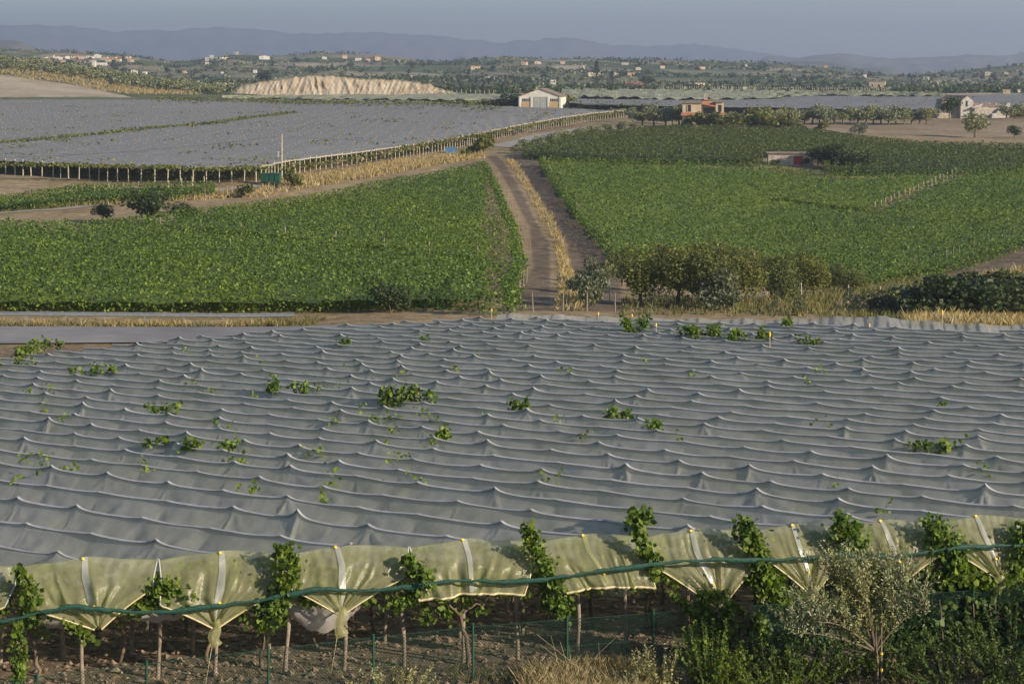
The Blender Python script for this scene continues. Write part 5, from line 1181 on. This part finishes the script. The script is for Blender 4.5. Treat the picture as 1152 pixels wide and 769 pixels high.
for sg in (1, -1):
    s0_ = np.arange(-mesh_h, dd[-1]+mesh_h, sp_)
    a0_ = s0_; a1_ = s0_+sg*mesh_h
    c0 = np.clip(a0_, 0, dd[-1]); c1 = np.clip(a1_, 0, dd[-1]); h0 = (c0-a0_)*sg; h1 = mesh_h-(a1_-c1)*sg
    ok_ = (h1-h0) > .02; c0, c1, h0, h1 = c0[ok_], c1[ok_], h0[ok_], h1[ok_]
    for K in range(3):
        f0 = K/3; f1 = (K+1)/3
        p0 = fpos(c0+(c1-c0)*f0, h0+(h1-h0)*f0+.04); p1 = fpos(c0+(c1-c0)*f1, h0+(h1-h0)*f1+.04)
        dw = np.array([wd, 0, -wd*sg])*1.0; dy = np.array([0, wd, 0])
        V = np.stack([p0-dw, p0+dy, p0+dw, p1-dw, p1+dy, p1+dw], 1); n_ = len(V)
        b.add(V.reshape(-1, 3), q=(np.array([(0,1,4,3),(1,2,5,4),(2,0,3,5)])[None]+np.arange(n_)[:, None, None]*6).reshape(-1, 4))
b.build('wire_mesh', M['fencewire'], e)
for h in (.05, .72, 1.4): MB().tube(fpos(np.linspace(0, dd[-1], 60), h), .005, 4).build('tension_wire', M['greenmetal'], e)

# ---- foreground plants
def shrub(x, ybase_Y, h, w, lab, mat, n=500, cat='shrub', seed=1, leaf=.07, name='shrub'):
    r_ = np.random.default_rng(seed); Y = ybase_Y; X = (x-CX)/F*Y; p = (X, Y, float(gz(X, Y))); e = empty(name, p); tag(e, lab, cat); C = []; b = MB()
    for i in range(int(14*w+12)):
        a_ = r_.uniform(0, 6.28); r0_ = w*.5*math.sqrt(r_.uniform()); L_ = h*r_.uniform(.55, 1)*(1-.35*(r0_/w*2)**2); t_ = np.linspace(.1, 1, max(6, int(n/(14*w+12))))
        ln = np.column_stack([r0_*math.cos(a_)*(.5+.7*t_), r0_*math.sin(a_)*(.5+.7*t_), L_*t_]); C.append(ln+r_.normal(size=ln.shape)*.025); b.tube(ln[[0, len(ln)//2, -1]], [.008, .006, .003], 4, cap=False)
    V, q = leaves(np.concatenate(C), leaf, r=r_, up=.1, aspect=.45); link('foliage', mesh_from('foliage', V, [q]), M[mat], e); b.build('stem', M['bark'], e); return e
shrub(800, 43.9, 1.9, 1.7, 'bright leafy bramble climbing towards the fence left of the olive', 'vine_near', 2600, seed=11, leaf=.1)
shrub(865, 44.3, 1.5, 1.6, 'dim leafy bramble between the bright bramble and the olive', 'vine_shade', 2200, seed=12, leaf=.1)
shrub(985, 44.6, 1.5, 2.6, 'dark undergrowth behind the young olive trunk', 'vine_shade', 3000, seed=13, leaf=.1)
# young olive beside its stake
po = np.array([*((985-CX)/F*43.7, 43.7), 0.]); po[2] = float(gz(po[0], po[1])); e = empty('young_olive', tuple(po)); e.scale = (1.22, 1.1, 1.2); tag(e, 'young silvery olive with feathery upright shoots tied to a stake', 'olive tree')
b = MB(); C = []; D_ = []; r_ = np.random.default_rng(31)
b.tube([(0,0,-.1),(.03,0,.5),(-.02,0,1.0),(0,0,1.3)], [.045,.04,.035,.03], 8)
lim = [(-1.2,.8,-.5),(-1.7,.5,-.3),(-.7,1.3,.2),(.55,1.3,.1),(1.0,1.0,-.2),(0,1.4,.3),(-.4,1.5,-.4)]
for (lx, lz, ly) in lim:
    t_ = np.linspace(0, 1, 9); c_ = np.column_stack([lx*t_, ly*t_, .75+lz*np.sin(t_*1.6)*(.9)]); b.tube(c_, np.linspace(.028, .01, 9), 5)
    for m_ in range(30):
        i0 = r_.integers(2, 9); L_ = r_.uniform(.5, 1.15); dr_ = np.array([r_.normal()*.22-.33, r_.normal()*.2, 1.0]); dr_ /= np.linalg.norm(dr_)
        n_ = int(L_*34); tt_ = np.linspace(0, 1, n_); ln = c_[i0]+dr_*L_*tt_[:, None]+np.outer(tt_**2, [.18*r_.normal(), .1*r_.normal(), -.12])
        b.tube(ln[::max(1, n_//5)], np.linspace(.009, .003, len(ln[::max(1, n_//5)])), 4, cap=False)
        for s_ in range(2): C.append(ln+r_.normal(size=ln.shape)*.03); D_.append(np.repeat(dr_[None], n_, 0))
C = np.concatenate(C); D_ = np.concatenate(D_); n_ = len(C); a_ = D_*.6+r_.normal(size=(n_, 3))*.55; a_ /= np.linalg.norm(a_, axis=1)[:, None]; w_ = np.cross(a_, r_.normal(size=(n_, 3))); w_ /= np.linalg.norm(w_, axis=1)[:, None]
L_ = r_.uniform(.06, .11, (n_, 1)); V = np.stack([C, C+a_*L_*.5+w_*.015, C+a_*L_, C+a_*L_*.5-w_*.015], 1)
link('foliage', mesh_from('foliage', V.reshape(-1, 3), [np.arange(n_*4).reshape(-1, 4)]), M['olive_near'], e); b.build('trunk', M['bark'], e)
o = empty('olive_stake', (po[0]+.12, po[1]-.12, po[2])); tag(o, 'thin wooden stake with yellow ties supporting the young olive', 'stake')
MB().tube([(0,0,-.1),(0,0,1.7)], .018, 6).build('shaft', M['oldwood'], o)
for z_ in (.45, .85): MB().tube([(0,0,z_),(0,0,z_+.05)], .035, 8).build('tie', M['yellow'], o)
shrub(445, 43.2, .85, 2.3, 'silvery grey-green shrub at the bottom edge left of centre', 'sage', 2600, seed=2)
shrub(742, 43.6, 1.35, 1.3, 'feathery grey-green shrub at the bottom edge right of centre', 'sage', 1500, seed=3, leaf=.08)
shrub(715, 43.4, .9, .8, 'small spiky shrub left of the feathery one', 'olive_near', 600, seed=4, leaf=.07)
shrub(880, 43.3, .9, 2.0, 'low green growth left of the young olive base', 'vine_near', 1300, seed=5, leaf=.09)
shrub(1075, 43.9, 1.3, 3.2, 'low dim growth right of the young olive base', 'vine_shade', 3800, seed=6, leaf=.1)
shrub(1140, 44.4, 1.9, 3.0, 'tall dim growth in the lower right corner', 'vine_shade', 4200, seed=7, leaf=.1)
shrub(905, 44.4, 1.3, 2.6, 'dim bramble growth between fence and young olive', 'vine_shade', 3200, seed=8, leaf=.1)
shrub(820, 43.9, .9, 2.4, 'low bright weeds below the climbing vines', 'vine_near', 1600, seed=9, leaf=.09)
tufts([(.3,42.5),(3.2,42.5),(3.2,45.2),(.3,45.2)], 330, .3, M['dry'], w=.004, blades=34)
tufts([(-3,42.2),(14,42.2),(14,45.5),(-3,45.5)], 260, .22, M['weed'], w=.008, blades=14)
tufts([(-14,41),(-3,41),(-3,46),(-14,44)], 90, .15, M['dry'], w=.007, blades=10)
b = MB(); o = empty('dry_stalks', tuple(gp(660, 44))); tag(o, 'bare dry weed stalks standing before the fence at centre', 'stalks')
for i_ in range(7):
    x_ = rng.uniform(-.7, .7); b.tube([(x_,0,0),(x_+rng.normal()*.15,0,.5),(x_+rng.normal()*.4,0,1.0+rng.uniform(0,.4))], [.008,.006,.004], 4)
b.build('stalk', M['dry'], o)
tag(MB().tube([(0,0,0),(0,0,.55)], .035, 6).build('white_stub_post', M['palewood']), 'short pale stub post in the bottom greenery', 'post').location = tuple(gp(752, 43.8))
tree('dark', gp(1500, 43), 4.4, 'shade_tree', 'tree standing beyond the right edge of the view', 'tree', wide=1.0)
tree('dark', gp(1620, 46), 4.8, 'shade_tree', 'second tree standing beyond the right edge of the view', 'tree', wide=1.0)

# ------------------------------------------------------------------ air, light, camera
mh, nt, out = new_mat('haze'); v = N(nt, 'ShaderNodeVolumePrincipled'); v.inputs['Density'].default_value = 1.8e-4
v.inputs['Color'].default_value = (.56, .66, .86, 1); v.inputs['Anisotropy'].default_value = .25
nt.links.new(v.outputs[0], out.inputs['Volume'])
tag(MB().box(-9000, 9000, -30, 15900, -260, 520).build('haze', mh), 'thin blue haze over the whole valley', 'haze', None, 'stuff')

SUN_EL, SUN_AZ = R(21), R(58)   # azimuth measured from straight behind the camera towards the right
sd = Vector((math.sin(SUN_AZ)*math.cos(SUN_EL), -math.cos(SUN_AZ)*math.cos(SUN_EL), math.sin(SUN_EL)))
L = bpy.data.lights.new('sun', 'SUN'); L.energy = 5.0; L.angle = R(.6); L.color = (1, .86, .68)
lo = bpy.data.objects.new('sun', L); COL.objects.link(lo); lo.rotation_euler = sd.to_track_quat('Z', 'Y').to_euler()
w = bpy.data.worlds.new('World'); scene.world = w; w.use_nodes = True; nt = w.node_tree; nt.nodes.clear()
sky = nt.nodes.new('ShaderNodeTexSky'); sky.sky_type = 'NISHITA'; sky.sun_disc = False; sky.sun_elevation = SUN_EL
sky.sun_rotation = math.atan2(sd.x, sd.y)
sky.air_density = 1.0; sky.dust_density = .6; sky.ozone_density = 2.0; sky.altitude = 200
bg = nt.nodes.new('ShaderNodeBackground'); bg.inputs[1].default_value = .1
o_ = nt.nodes.new('ShaderNodeOutputWorld'); nt.links.new(sky.outputs[0], bg.inputs[0]); nt.links.new(bg.outputs[0], o_.inputs[0])

cam = bpy.data.cameras.new('camera'); co_ = bpy.data.objects.new('camera', cam); COL.objects.link(co_); scene.camera = co_
co_.location = (0, 0, CAMZ); co_.rotation_euler = (R(90), 0, 0)
cam.sensor_width = 36; cam.lens = F/1152*36; cam.shift_y = -(384.5-HY)/1152; cam.clip_end = 30000; cam.clip_start = .5
vs = scene.view_settings; vs.view_transform = 'Standard'; vs.look = 'None'; vs.exposure = .55; vs.gamma = 1
scene.cycles.transparent_max_bounces = 12; scene.cycles.max_bounces = 6; scene.cycles.volume_bounces = 0
